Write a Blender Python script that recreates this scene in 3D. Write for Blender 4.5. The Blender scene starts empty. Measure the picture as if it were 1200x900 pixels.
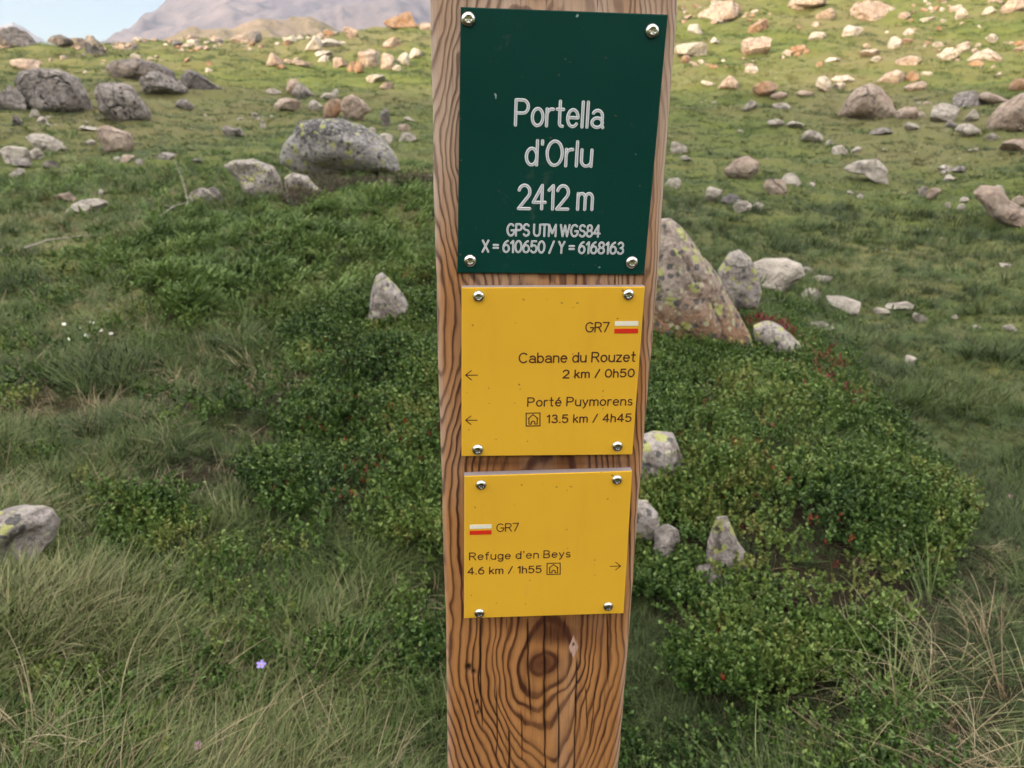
import bpy, bmesh, math, random
import numpy as np
from mathutils import Vector, Matrix

random.seed(7); rng = np.random.default_rng(7)
SC = bpy.context.scene
COL = SC.collection
R = math.radians

# ------------------------------------------------------------------ camera
F = 900.0                      # focal length in pixels of the 1200x900 photograph
PITCH, ROLL = R(20.2), R(0.75)
EYE = np.array([0.0, 0.0, 1.45])
fwd = np.array([0, math.cos(PITCH), -math.sin(PITCH)])
up0 = np.array([0, math.sin(PITCH), math.cos(PITCH)]); r0 = np.array([1.0, 0, 0])
right = math.cos(ROLL)*r0 + math.sin(ROLL)*up0
up = -math.sin(ROLL)*r0 + math.cos(ROLL)*up0
cd = bpy.data.cameras.new('camera'); cam = bpy.data.objects.new('camera', cd); COL.objects.link(cam)
m = Matrix.Identity(4)
for i in range(3):
    m[i][0], m[i][1], m[i][2], m[i][3] = right[i], up[i], -fwd[i], EYE[i]
cam.matrix_world = m
cd.sensor_width = 36; cd.lens = 27; cd.clip_start = 0.02; cd.clip_end = 12000
cd.dof.use_dof = True; cd.dof.focus_distance = 0.60; cd.dof.aperture_fstop = 15.0
SC.camera = cam
SC.render.resolution_x, SC.render.resolution_y = 1024, 768

# ------------------------------------------------------------------ light
SUN_EL, SUN_ROT = R(13.0), R(222)
sdir = np.array([math.sin(SUN_ROT)*math.cos(SUN_EL), math.cos(SUN_ROT)*math.cos(SUN_EL), math.sin(SUN_EL)])
sl = bpy.data.lights.new('sun', 'SUN'); sl.energy = 3.3; sl.angle = R(0.6); sl.color = (1.0, 0.79, 0.52)
so = bpy.data.objects.new('sun', sl); COL.objects.link(so)
so.rotation_euler = Vector(-sdir).to_track_quat('-Z', 'Y').to_euler()
W = bpy.data.worlds.new('World'); SC.world = W; W.use_nodes = True
nt = W.node_tree; nt.nodes.clear()
sky = nt.nodes.new('ShaderNodeTexSky'); sky.sky_type = 'NISHITA'; sky.sun_disc = False
sky.sun_elevation = SUN_EL; sky.sun_rotation = SUN_ROT; sky.altitude = 2400; sky.dust_density = 0.45; sky.ozone_density = 2.2
tc = nt.nodes.new('ShaderNodeTexCoord')
mp = nt.nodes.new('ShaderNodeMapping'); mp.inputs['Scale'].default_value = (1.1, 1.1, 3.2); mp.inputs['Location'].default_value = (0.35, 0.2, 0.1)
nz = nt.nodes.new('ShaderNodeTexNoise'); nz.inputs['Scale'].default_value = 1.7; nz.inputs['Detail'].default_value = 7; nz.inputs['Roughness'].default_value = 0.55
cr = nt.nodes.new('ShaderNodeValToRGB'); cr.color_ramp.elements[0].position = 0.36; cr.color_ramp.elements[1].position = 0.62
cr.color_ramp.elements[1].color = (0.9, 0.9, 0.9, 1)
mx = nt.nodes.new('ShaderNodeMix'); mx.data_type = 'RGBA'; mx.inputs['B'].default_value = (38.0, 36.4, 34.4, 1)
bg = nt.nodes.new('ShaderNodeBackground'); bg.inputs['Strength'].default_value = 0.040
ow = nt.nodes.new('ShaderNodeOutputWorld')
L = nt.links.new
L(tc.outputs['Generated'], mp.inputs['Vector']); L(mp.outputs[0], nz.inputs['Vector']); L(nz.outputs['Fac'], cr.inputs['Fac'])
sx = nt.nodes.new('ShaderNodeSeparateXYZ'); L(tc.outputs['Generated'], sx.inputs[0])
mr = nt.nodes.new('ShaderNodeMapRange'); mr.interpolation_type = 'SMOOTHSTEP'; mr.inputs['From Min'].default_value = 0.10; mr.inputs['From Max'].default_value = 0.30; L(sx.outputs['Z'], mr.inputs['Value'])
fm = nt.nodes.new('ShaderNodeMath'); fm.operation = 'MULTIPLY'; L(cr.outputs['Color'], fm.inputs[0]); L(mr.outputs[0], fm.inputs[1])
L(fm.outputs[0], mx.inputs['Factor']); L(sky.outputs[0], mx.inputs['A']); L(mx.outputs['Result'], bg.inputs['Color']); L(bg.outputs[0], ow.inputs[0])
SC.view_settings.view_transform = 'Standard'; SC.view_settings.look = 'None'; SC.view_settings.gamma = 1
SC.view_settings.exposure = 1.85
SC.cycles.max_bounces = 3; SC.cycles.diffuse_bounces = 1; SC.cycles.glossy_bounces = 2; SC.cycles.transparent_max_bounces = 2; SC.cycles.adaptive_threshold = 0.02; SC.cycles.volume_bounces = 0

# ------------------------------------------------------------------ maths helpers
def ray(px, py):
    px = np.asarray(px, float); py = np.asarray(py, float)
    d = (px[..., None]-600)/F*right - (py[..., None]-450)/F*up + fwd
    return d/np.linalg.norm(d, axis=-1, keepdims=True)
def project(P):
    q = np.asarray(P, float)-EYE; z = q@fwd
    z = np.where(z < 1e-3, 1e-3, z)
    return 600+F*(q@right)/z, 450-F*(q@up)/z, q@fwd
def hash3(ix, iy, iz, s):
    h = (ix.astype(np.int64)*374761393 + iy.astype(np.int64)*668265263 + iz.astype(np.int64)*2147483647 + s*1274126177) & 0xffffffff
    h = ((h ^ (h >> 13))*1274126177) & 0xffffffff
    h = ((h ^ (h >> 16))*2246822519) & 0xffffffff
    return ((h ^ (h >> 15)) & 0xffffff)/float(0xffffff)
def noise3(x, y, z, s=0):
    x, y, z = np.broadcast_arrays(np.asarray(x, float), np.asarray(y, float), np.asarray(z, float))
    ix, iy, iz = np.floor(x), np.floor(y), np.floor(z)
    fx, fy, fz = x-ix, y-iy, z-iz
    fx, fy, fz = [t*t*(3-2*t) for t in (fx, fy, fz)]
    r = 0
    for a in (0, 1):
        for b in (0, 1):
            for c in (0, 1):
                r = r + hash3(ix+a, iy+b, iz+c, s)*(fx if a else 1-fx)*(fy if b else 1-fy)*(fz if c else 1-fz)
    return r*2-1
def fbm(x, y, z=0.0, s=0, o=4, g=0.5):
    r, a = 0, 1.0
    for i in range(o):
        r = r + a*noise3(np.asarray(x)*2**i+13.7*i, np.asarray(y)*2**i+7.3*i, np.asarray(z)*2**i+3.1*i, s+i); a *= g
    return r
def sstep(a, b, x):
    t = np.clip((x-a)/(b-a), 0, 1); return t*t*(3-2*t)

# ------------------------------------------------------------------ terrain function
CTRL = {
 -150: [(900,1.4),(700,2.1),(600,2.7),(500,3.6),(400,5.2),(300,9),(250,12),(200,17),(150,25),(115,31),(88,42),(66,60),(72,110)],
 50:  [(900,1.36),(700,2.05),(600,2.6),(500,3.5),(400,5.0),(300,8.2),(250,11.5),(200,16.5),(150,24),(112,30),(84,42),(60,60),(66,110)],
 250: [(900,1.36),(700,2.0),(600,2.5),(500,3.2),(400,4.25),(322,5.7),(290,6.9),(274,8.0),(244,11),(190,16.5),(150,24),(110,34),(80,46),(50,68),(56,110)],
 450: [(900,1.33),(700,1.95),(600,2.4),(500,3.1),(400,4.1),(332,5.2),(272,6.5),(246,7.6),(228,10.5),(190,16),(150,25.5),(110,35),(80,46),(36,75),(44,115)],
 620: [(900,1.33),(700,1.9),(500,3.0),(400,4.0),(320,5.3),(260,7.5),(220,12),(180,19),(140,28),(100,38),(60,52),(18,78),(10,115)],
 800: [(900,1.33),(700,1.85),(600,2.3),(500,2.9),(458,3.5),(424,4.1),(352,6.5),(300,9.3),(250,13.5),(200,19),(150,27),(100,38),(50,52),(0,70),(-50,115)],
 950: [(900,1.35),(700,1.85),(600,2.3),(530,2.75),(472,3.4),(425,5.0),(350,8.3),(300,11.3),(250,15),(200,20.5),(150,28),(100,39),(50,52),(0,68),(-80,115)],
 1100:[(900,1.4),(750,1.85),(660,2.35),(610,2.7),(560,3.9),(500,4.9),(420,6.6),(350,9.3),(300,12.4),(250,16),(200,21.5),(150,29),(100,39),(50,51),(0,66),(-110,115)],
 1350:[(900,1.55),(750,2.2),(650,3.0),(560,4.1),(500,5.0),(420,6.7),(350,9.4),(300,12.4),(250,16),(200,21),(150,28),(100,38),(50,50),(0,64),(-130,115)],
}
cp, cz = [], []
for x, lst in CTRL.items():
    for y, r_ in lst:
        d = ray(x, y); h = math.hypot(d[0], d[1]); az = math.degrees(math.atan2(d[0], d[1]))
        cp.append((az/22.0, math.log(r_)*1.6)); cz.append(EYE[2]+r_*d[2]/h)
for az in (-45, -20, 0, 20, 45): cp.append((az/22.0, math.log(0.6)*1.6)); cz.append(0.02)
cp = np.array(cp); cz = np.array(cz)
def tps(r2): return 0.5*r2*np.log(r2+1e-12)
n = len(cp)
K = tps(((cp[:, None]-cp[None])**2).sum(-1)) + 0.02*np.eye(n)
Pm = np.c_[np.ones(n), cp]
sol = np.linalg.solve(np.block([[K, Pm], [Pm.T, np.zeros((3, 3))]]), np.r_[cz, 0, 0, 0])
def terrain(x, y):
    x = np.asarray(x, float); y = np.asarray(y, float); sh = x.shape
    x = x.ravel(); y = y.ravel()
    r_ = np.hypot(x, y); az = np.degrees(np.arctan2(x, y))
    azc = np.clip(az, -44, 44); rc = np.clip(r_, 0.6, 115)
    q = np.c_[azc/22.0, np.log(rc)*1.6]
    z = np.empty(len(q))
    for i in range(0, len(q), 40000):
        qq = q[i:i+40000]
        z[i:i+40000] = tps(((qq[:, None]-cp[None])**2).sum(-1))@sol[:n] + sol[n] + qq@sol[n+1:]
    back = sstep(48, 100, np.abs(az))
    z = z*(1-back)
    # bumps that grow with distance
    amp = np.interp(r_, [0, 1.5, 5, 12, 30, 60], [0.0, 0.035, 0.06, 0.11, 0.22, 0.45])
    z = z + amp*(0.7*fbm(x*0.55+9, y*0.55, 0, 11, 3) + 0.25*fbm(x*2.3, y*2.3, 0, 12, 3)*np.clip(8/np.maximum(r_, .1), 0, 1) + 0.35*np.where(r_ > 12, fbm(x*0.17, y*0.17, 0, 14, 2), 0))
    z = z + np.interp(r_, [115, 150, 500], [0, -3, -14])
    return z.reshape(sh)
TT = np.exp(np.linspace(math.log(0.9), math.log(125), 420))
def hit(px, py):
    d = ray(px, py); P = EYE + d*TT[:, None]/math.hypot(d[0], d[1])
    g = P[:, 2]-terrain(P[:, 0], P[:, 1])
    k = np.where(g < 0)[0]
    if len(k) == 0: return None
    k = k[0]
    if k == 0: return P[0]
    a = g[k-1]/(g[k-1]-g[k]); return P[k-1]*(1-a)+P[k]*a

# ------------------------------------------------------------------ object helpers
def tag(o, label=None, cat=None, group=None, kind=None):
    if label: o['label'] = label
    if cat: o['category'] = cat
    if group: o['group'] = group
    if kind: o['kind'] = kind
    return o
def meshobj(name, V, Fc, mat, parent=None, smooth=True, attrs=None, colr=None):
    me = bpy.data.meshes.new(name)
    V = np.asarray(V, np.float32)
    me.vertices.add(len(V)); me.vertices.foreach_set('co', V.ravel())
    if isinstance(Fc, np.ndarray):
        k = Fc.shape[1]
        me.loops.add(Fc.size); me.loops.foreach_set('vertex_index', Fc.ravel().astype(np.int32))
        me.polygons.add(len(Fc)); me.polygons.foreach_set('loop_start', np.arange(0, Fc.size, k, dtype=np.int32))
        me.update(calc_edges=True); me.validate()
    else:
        me = bpy.data.meshes.new(name); me.from_pydata([tuple(map(float, v)) for v in V], [], Fc); me.update()
    if smooth: me.polygons.foreach_set('use_smooth', [True]*len(me.polygons))
    if attrs:
        for k, a in attrs.items():
            at = me.attributes.new(k, 'FLOAT', 'POINT'); at.data.foreach_set('value', np.asarray(a, np.float32))
    if mat: me.materials.append(mat)
    o = bpy.data.objects.new(name, me)
    (colr or COL).objects.link(o)
    if parent: o.parent = parent
    return o
def gridfaces(nu, nv, wrap=False):
    i = np.arange(nu-1)[:, None]; j = np.arange(nv if wrap else nv-1)[None]
    a = i*nv+j; b = i*nv+(j+1) % nv; c = (i+1)*nv+(j+1) % nv; d = (i+1)*nv+j
    return np.stack([a, b, c, d], -1).reshape(-1, 4)

# ------------------------------------------------------------------ materials
class N:
    def __init__(s, name):
        s.m = bpy.data.materials.new(name); s.m.use_nodes = True; s.t = s.m.node_tree; s.b = s.t.nodes['Principled BSDF']
    def n(s, ty, **kw):
        x = s.t.nodes.new('ShaderNode'+ty)
        for k, v in kw.items():
            if k in x.inputs: x.inputs[k].default_value = v
            else: setattr(x, k, v)
        return x
    def l(s, a, b): s.t.links.new(a, b)
    def coord(s, kind='Object', scale=(1, 1, 1)):
        c = s.n('TexCoord'); mpp = s.n('Mapping'); mpp.inputs['Scale'].default_value = scale; s.l(c.outputs[kind], mpp.inputs['Vector']); return mpp.outputs[0]
    def pos(s): return s.n('NewGeometry').outputs['Position']
    def noise(s, vec, scale, detail=5, rough=0.55, dist=0):
        x = s.n('TexNoise'); x.inputs['Scale'].default_value = scale; x.inputs['Detail'].default_value = detail; x.inputs['Roughness'].default_value = rough; x.inputs['Distortion'].default_value = dist
        s.l(vec, x.inputs['Vector']); return x.outputs['Fac']
    def ramp(s, fac, stops):
        x = s.n('ValToRGB'); e = x.color_ramp.elements
        while len(e) > 1: e.remove(e[-1])
        e[0].position = stops[0][0]; c = stops[0][1]; e[0].color = (*c, 1) if not isinstance(c, (int, float)) else (c, c, c, 1)
        for p, c in stops[1:]:
            k = e.new(p); k.color = (*c, 1) if not isinstance(c, (int, float)) else (c, c, c, 1)
        s.l(fac, x.inputs['Fac']); return x.outputs['Color']
    def mix(s, fac, a, b, mode='MIX'):
        x = s.n('Mix'); x.data_type = 'RGBA'; x.blend_type = mode
        for k, v in (('Factor', fac), ('A', a), ('B', b)):
            if isinstance(v, (int, float)): x.inputs[k].default_value = v if k == 'Factor' else (v, v, v, 1)
            elif isinstance(v, tuple): x.inputs[k].default_value = (*v, 1)
            else: s.l(v, x.inputs[k])
        return x.outputs['Result']
    def math(s, op, a, b=None, c=None, clamp=False):
        x = s.n('Math'); x.operation = op; x.use_clamp = clamp
        for i, v in enumerate((a, b, c)):
            if v is None: continue
            if isinstance(v, (int, float)): x.inputs[i].default_value = v
            else: s.l(v, x.inputs[i])
        return x.outputs[0]
    def attr(s, name, typ='GEOMETRY'):
        x = s.n('Attribute'); x.attribute_name = name; x.attribute_type = typ; return x.outputs['Fac']
    def bump(s, h, strength=0.5, dist=0.01, prev=None):
        x = s.n('Bump'); x.inputs['Strength'].default_value = strength; x.inputs['Distance'].default_value = dist; s.l(h, x.inputs['Height'])
        if prev is not None: s.l(prev, x.inputs['Normal'])
        s.l(x.outputs[0], s.b.inputs['Normal']); return x.outputs[0]
    def set(s, color=None, rough=None, metal=None, spec=None):
        if color is not None:
            if isinstance(color, tuple): s.b.inputs['Base Color'].default_value = (*color, 1)
            else: s.l(color, s.b.inputs['Base Color'])
        if rough is not None:
            if isinstance(rough, (int, float)): s.b.inputs['Roughness'].default_value = rough
            else: s.l(rough, s.b.inputs['Roughness'])
        if metal is not None: s.b.inputs['Metallic'].default_value = metal
        if spec is not None: s.b.inputs['Specular IOR Level'].default_value = spec
        return s.m

def mat_ground():
    M = N('ground'); p = M.pos()
    a = M.noise(p, 0.11, 6, 0.6); b = M.noise(p, 0.9, 6, 0.65); c = M.noise(p, 9, 5, 0.7); f = M.noise(p, 60, 3, 0.7)
    green = M.mix(M.ramp(b, [(0.3, 0), (0.7, 1)]), (0.085, 0.115, 0.028), (0.17, 0.185, 0.05))
    dry = M.mix(M.ramp(c, [(0.35, 0), (0.65, 1)]), (0.15, 0.13, 0.06), (0.24, 0.21, 0.10))
    col = M.mix(M.ramp(a, [(0.42, 0), (0.60, 0.85)]), green, dry)
    col = M.mix(M.ramp(c, [(0.50, 0), (0.72, 0.8)]), col, (0.055, 0.075, 0.022))
    col = M.mix(M.ramp(b, [(0.62, 0), (0.78, 0.55)]), col, (0.085, 0.055, 0.032))
    near = M.attr('near')
    soil = M.mix(M.ramp(f, [(0.3, 0), (0.7, 1)]), (0.020, 0.017, 0.010), (0.05, 0.040, 0.022))
    col = M.mix(near, col, soil)
    M.bump(M.math('ADD', M.math('MULTIPLY', c, 1.0), M.math('MULTIPLY', f, .25)), 0.9, 0.12)
    return M.set(col, 0.95, spec=0.1)
def mat_foliage(name, stops, dry=None, trans=True, rough=0.6, tip=None):
    """stops: colour ramp over the per-instance tint; 'tip' attribute lightens the ends"""
    M = N(name)
    col = M.ramp(M.attr('tint', 'INSTANCER'), stops)
    if tip: col = M.mix(M.math('MULTIPLY', M.attr('tip'), tip[0]), col, tip[1])
    col = M.mix(M.math('MULTIPLY', M.attr('vary'), 0.92), col, M.mix(1.0, col, 0.35, 'MULTIPLY'))
    M.set(col, rough, spec=0.25)
    return M.m
def mat_rock(name, base, alt, dark, lichen=0.0, darkamt=0.3, orange=0.0, fine=1.0, crown=False, rust=False):
    M = N(name); v = M.coord('Object')
    oi = M.n('ObjectInfo').outputs['Random']
    off = M.n('VectorMath'); off.operation = 'ADD'; M.l(v, off.inputs[0])
    cmb = M.n('CombineXYZ'); M.l(M.math('MULTIPLY', oi, 37.0), cmb.inputs[0]); M.l(M.math('MULTIPLY', oi, 91.0), cmb.inputs[1]); M.l(cmb.outputs[0], off.inputs[1]); v = off.outputs[0]
    a = M.noise(v, 2.2*fine, 6, 0.6, 0.4); b = M.noise(v, 9*fine, 6, 0.65); c = M.noise(v, 55*fine, 4, 0.7); d = M.noise(v, 4.5*fine, 7, 0.62, 0.8)
    col = M.mix(M.ramp(a, [(0.36, 0), (0.62, 1)]), base, alt)
    col = M.mix(M.ramp(b, [(0.38, 0.85), (0.58, 0)]), col, M.mix(1.0, col, 0.55, 'MULTIPLY'))
    if orange: col = M.mix(M.ramp(d, [(0.50, 0), (0.66, orange)]), col, (0.36, 0.16, 0.06))
    col = M.mix(M.ramp(d, [(0.60-darkamt*0.25, 0), (0.68-darkamt*0.2, min(1, .35+darkamt))]), col, dark)
    hg = M.attr('high')
    if crown:
        cw = M.math('ADD', hg, M.math('MULTIPLY', M.math('SUBTRACT', M.noise(v, 3.0, 5, .7), .5), 1.1))
        ck = M.noise(v, 16, 4, .7)
        col = M.mix(M.math('MULTIPLY', M.ramp(cw, [(.56, 0), (.76, 1)]), M.ramp(ck, [(.40, .15), (.52, .95)])), col, dark)
    if rust:
        ru = M.math('ADD', hg, M.math('MULTIPLY', M.math('SUBTRACT', M.noise(v, 2.5, 5, .7), .5), .8))
        col = M.mix(M.ramp(ru, [(.36, .85), (.62, 0)]), col, M.mix(b, (0.13, 0.055, 0.022), (0.42, 0.22, 0.11)))
    dn = M.n('TexNoise'); dn.inputs['Scale'].default_value = 9*fine; dn.inputs['Detail'].default_value = 4; M.l(v, dn.inputs['Vector'])
    dv = M.n('VectorMath'); dv.operation = 'MULTIPLY_ADD'; M.l(dn.outputs['Color'], dv.inputs[0]); dv.inputs[1].default_value = (.11/fine,)*3; M.l(v, dv.inputs[2])
    def spots(scale, part):
        vo = M.n('TexVoronoi'); vo.inputs['Scale'].default_value = scale*fine; M.l(dv.outputs[0], vo.inputs['Vector'])
        sp = M.n('SeparateColor'); M.l(vo.outputs['Color'], sp.inputs[0])
        rad_ = M.math('ADD', .18, M.math('MULTIPLY', sp.outputs[1], .34))
        inside = M.ramp(M.math('SUBTRACT', rad_, vo.outputs['Distance']), [(0.0, 0), (0.04, 1)])
        return M.math('MULTIPLY', inside, M.ramp(sp.outputs[0], [(1-part-.01, 0), (1-part+.01, 1)]))
    if lichen:
        e = M.noise(v, 3*fine, 4, 0.6, 0.5); zone = M.ramp(e, [(.50-.30*lichen, .45), (.62-.30*lichen, 1)])
        col = M.mix(M.math('MULTIPLY', spots(4.5, .72*lichen), M.math('MULTIPLY', zone, .9)), col, M.mix(b, (0.36, 0.37, 0.09), (0.46, 0.47, 0.17)))
        col = M.mix(M.math('MULTIPLY', spots(11, .5*lichen), .85), col, M.mix(b, (0.42, 0.42, 0.20), (0.50, 0.49, 0.38)))
        col = M.mix(M.math('MULTIPLY', spots(7.3, .55*lichen), .9), col, M.mix(b, (0.035, 0.035, 0.04), (0.12, 0.115, 0.12)))
    else:
        col = M.mix(M.math('MULTIPLY', spots(6.1, .30), .55), col, M.mix(1.0, col, .45, 'MULTIPLY'))
    col = M.mix(M.ramp(c, [(0.35, 0.35), (0.5, 0), (0.66, 0.3)]), col, M.mix(M.ramp(c, [(0.49, 0), (0.51, 1)]), (0.06, 0.055, 0.055), (0.46, 0.42, 0.37)))
    cr_ = M.n('TexVoronoi'); cr_.feature = 'DISTANCE_TO_EDGE'; cr_.inputs['Scale'].default_value = 1.6*fine**.5; M.l(dv.outputs[0], cr_.inputs['Vector'])
    crev = M.ramp(cr_.outputs['Distance'], [(0.0, 0), (0.035, 1)])
    col = M.mix(M.math('MULTIPLY', M.math('SUBTRACT', 1.0, crev), M.ramp(a, [(.42, 0), (.58, .75)])), col, (.05, .042, .038))
    b1 = M.bump(M.math('ADD', M.math('MULTIPLY', a, 1.0), M.math('MULTIPLY', crev, .12)), 0.8, 0.22/fine)
    M.bump(M.math('ADD', M.math('MULTIPLY', b, 1.0), M.math('MULTIPLY', c, 0.3)), 1.0, 0.06/fine, b1)
    return M.set(col, 0.9, spec=0.25)
def mat_mountain(name, a, b, c, sc):
    M = N(name); p = M.pos()
    n1 = M.noise(p, sc, 8, 0.65, 0.6); n2 = M.noise(p, sc*5, 6, 0.7)
    col = M.mix(M.ramp(n1, [(0.38, 0), (0.6, 1)]), a, b); col = M.mix(M.ramp(n2, [(0.5, 0), (0.65, 0.8)]), col, c)
    M.bump(n2, 0.8, 2.0)
    return M.set(col, 0.95, spec=0.1)

MG = mat_ground()
RK = {
 'g': mat_rock('rock_grey', (0.27, 0.235, 0.215), (0.38, 0.335, 0.305), (0.075, 0.065, 0.065), 0.0, 0.45),
 'w': mat_rock('rock_pale', (0.46, 0.405, 0.345), (0.58, 0.51, 0.44), (0.16, 0.135, 0.12), 0.0, 0.15, fine=.7),
 'p': mat_rock('rock_pink', (0.40, 0.29, 0.225), (0.51, 0.405, 0.33), (0.13, 0.105, 0.10), 0.0, 0.22, 0.35, fine=.7),
 'o': mat_rock('rock_orange', (0.33, 0.17, 0.08), (0.36, 0.25, 0.175), (0.12, 0.09, 0.08), 0.0, 0.2, 0.6, fine=.7),
 'd': mat_rock('rock_dark', (0.15, 0.13, 0.13), (0.25, 0.22, 0.21), (0.05, 0.05, 0.055), 0.05, 0.45),
 'l': mat_rock('rock_lichen', (0.34, 0.295, 0.275), (0.46, 0.415, 0.385), (0.09, 0.085, 0.09), 0.85, 0.3, 0.35, fine=3.6),
 'k': mat_rock('rock_rusty_lichen', (0.36, 0.28, 0.235), (0.47, 0.385, 0.33), (0.10, 0.09, 0.09), 0.9, 0.25, 0.25, fine=3.0, rust=True),
 'b': mat_rock('rock_blacktop', (0.33, 0.31, 0.305), (0.45, 0.42, 0.41), (0.045, 0.045, 0.05), 0.62, 0.2, fine=1.7, crown=True),
}

# ------------------------------------------------------------------ ground, hill, mountains
azs = np.r_[np.linspace(-180, -50, 40)[:-1], np.arange(-50, 50, 0.28), np.linspace(50, 180, 40)]
rs = np.r_[0.0, 0.3, np.exp(np.arange(math.log(0.5), math.log(120), 0.0125)), 135, 160, 220, 320, 500, 900, 1500, 2200]
A, RR = np.meshgrid(np.radians(azs), rs, indexing='ij')
X, Y = RR*np.sin(A), RR*np.cos(A)
Z = terrain(X, Y)
near = (1-sstep(3, 6.5, RR)).ravel()
gf = gridfaces(len(azs), len(rs))[:, ::-1]
g = meshobj('ground', np.c_[X.ravel(), Y.ravel(), Z.ravel()], gf.copy(), MG, attrs={'near': near})
tag(g, kind='structure')

# unseen, added hill behind the viewer: crest set to shade the near ground
hx = np.linspace(-620, 420, 150); hy = np.linspace(-190, -60, 40)
HX, HY = np.meshgrid(hx, hy, indexing='ij')
HH = 51.0
prof = np.exp(-((HY+125)/30)**2)
HZ = -4 + (HH+4+1.0*fbm(HX*0.02, HX*0+3, 0, 31, 3))*prof*(sstep(-620, -500, HX)*(1-sstep(300, 420, HX))) + 1.0*fbm(HX*.05, HY*.05, 0, 32, 3)*(prof < .95)
h = meshobj('shade_hill', np.c_[HX.ravel(), HY.ravel(), HZ.ravel()], gridfaces(150, 40)[:, ::-1].copy(), MG, attrs={'near': np.zeros(HX.size)})
tag(h, kind='structure')

def mountain(name, crest, dist, thick, mat, rough, seed, label_kind='structure'):
    xs = np.array([c[0] for c in crest], float); ys = np.array([c[1] for c in crest], float)
    u = np.linspace(xs[0], xs[-1], 260); yy = np.interp(u, xs, ys)
    V = []
    vs = np.linspace(-1, 1, 60)
    d = ray(u, yy); hd = np.hypot(d[:, 0], d[:, 1])
    top = EYE[2] + dist*d[:, 2]/hd
    dx, dy = d[:, 0]/hd, d[:, 1]/hd
    for i in range(len(u)):
        rr = dist + vs*thick
        x = rr*dx[i]; y = rr*dy[i]
        pf = (1-np.abs(vs))**0.85
        z = -14 + (top[i]+14)*pf
        V.append(np.c_[x, y, z])
    V = np.array(V)
    k = 1.0/(thick*0.35)
    rid = 1-np.abs(fbm(V[..., 0]*k, V[..., 1]*k*0.5, 0, seed, 5, 0.55))
    pfm = 1-np.abs(vs)[None]
    V[..., 2] += rough*(rid-0.75)*np.clip(pfm*3, 0, 1)*(0.35+0.65*(1-pfm))
    V[..., 2] += rough*0.12*fbm(V[..., 0]*k*7, V[..., 1]*k*7, 0, seed+5, 3)*np.clip(pfm*3, 0, 1)
    o = meshobj(name, V.reshape(-1, 3), gridfaces(len(u), len(vs))[:, ::-1].copy(), mat)
    return tag(o, kind='structure')
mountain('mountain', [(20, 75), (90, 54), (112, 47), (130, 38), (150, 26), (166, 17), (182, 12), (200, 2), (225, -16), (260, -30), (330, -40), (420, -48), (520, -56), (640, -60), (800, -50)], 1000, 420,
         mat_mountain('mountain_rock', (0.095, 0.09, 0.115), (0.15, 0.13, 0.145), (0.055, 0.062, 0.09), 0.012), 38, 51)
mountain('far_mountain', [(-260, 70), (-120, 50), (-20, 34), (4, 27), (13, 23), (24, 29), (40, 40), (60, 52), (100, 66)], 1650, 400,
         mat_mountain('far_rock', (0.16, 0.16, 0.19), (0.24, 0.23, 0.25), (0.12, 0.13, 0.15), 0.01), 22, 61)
mountain('middle_hill', [(130, 60), (190, 48), (215, 38), (245, 29), (300, 21), (350, 22), (385, 26), (410, 33), (450, 36), (520, 24), (600, 8), (720, -6)], 330, 150,
         mat_mountain('hill_slope', (0.13, 0.115, 0.06), (0.20, 0.155, 0.115), (0.26, 0.20, 0.165), 0.05), 12, 71)

# ------------------------------------------------------------------ rocks
def ico(sub):
    bm = bmesh.new(); bmesh.ops.create_icosphere(bm, subdivisions=sub, radius=1)
    V = np.array([v.co[:] for v in bm.verts]); Fc = np.array([[v.index for v in f.verts] for f in bm.faces]); bm.free(); return V, Fc
ICO = {k: ico(k) for k in (2, 3, 4, 5)}
REG = []; USED = {}
ROCKS = []     # x, y, radius for keeping plants off
def rock_mesh(sub, seed, cuts=9, rough=0.06, cut_lo=0.55, blocky=0.0, crack=0.0):
    V, Fc = ICO[sub]; V = V.copy(); rg = np.random.default_rng(seed)
    if blocky: V = np.sign(V)*np.abs(V)**(1-blocky); V /= np.abs(V).max()
    cuts = min(cuts, 8)
    for k in range(cuts+7):
        nrm = rg.normal(size=3); nrm /= np.linalg.norm(nrm)
        s = V@nrm; dd = s.max()*(1-(rg.uniform(.26, .60) if k < cuts else rg.uniform(.05, .16)))
        V -= np.where(s > dd, s-dd, 0)[:, None]*nrm*0.97
    V /= np.maximum(np.abs(V).max(0), 1e-6)
    nn = fbm(V[:, 0]*1.7, V[:, 1]*1.7, V[:, 2]*1.7+seed, seed, 4, 0.55)
    V *= (1+rough*nn)[:, None]
    if crack:
        w = V + 0.25*np.c_[fbm(V[:, 0]*2, V[:, 1]*2, V[:, 2]*2, seed+3, 2), 0*nn, 0*nn]
        t = np.abs(np.mod(w[:, 0]*1.9+0.35*w[:, 1]+0.5*fbm(V[:, 0]*2.5, V[:, 2]*1.1, V[:, 1], seed+8, 2), 1)-0.5)*2
        t2 = np.abs(np.mod(w[:, 2]*1.3+0.5*w[:, 0]+0.6*fbm(V[:, 0]*1.5, V[:, 2]*2.5, V[:, 1], seed+9, 2), 1)-0.5)*2
        V *= (1-crack*np.exp(-(t/0.16)**2)-crack*0.7*np.exp(-(t2/0.13)**2))[:, None]
    return V, Fc
rock_n = [0]
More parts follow.
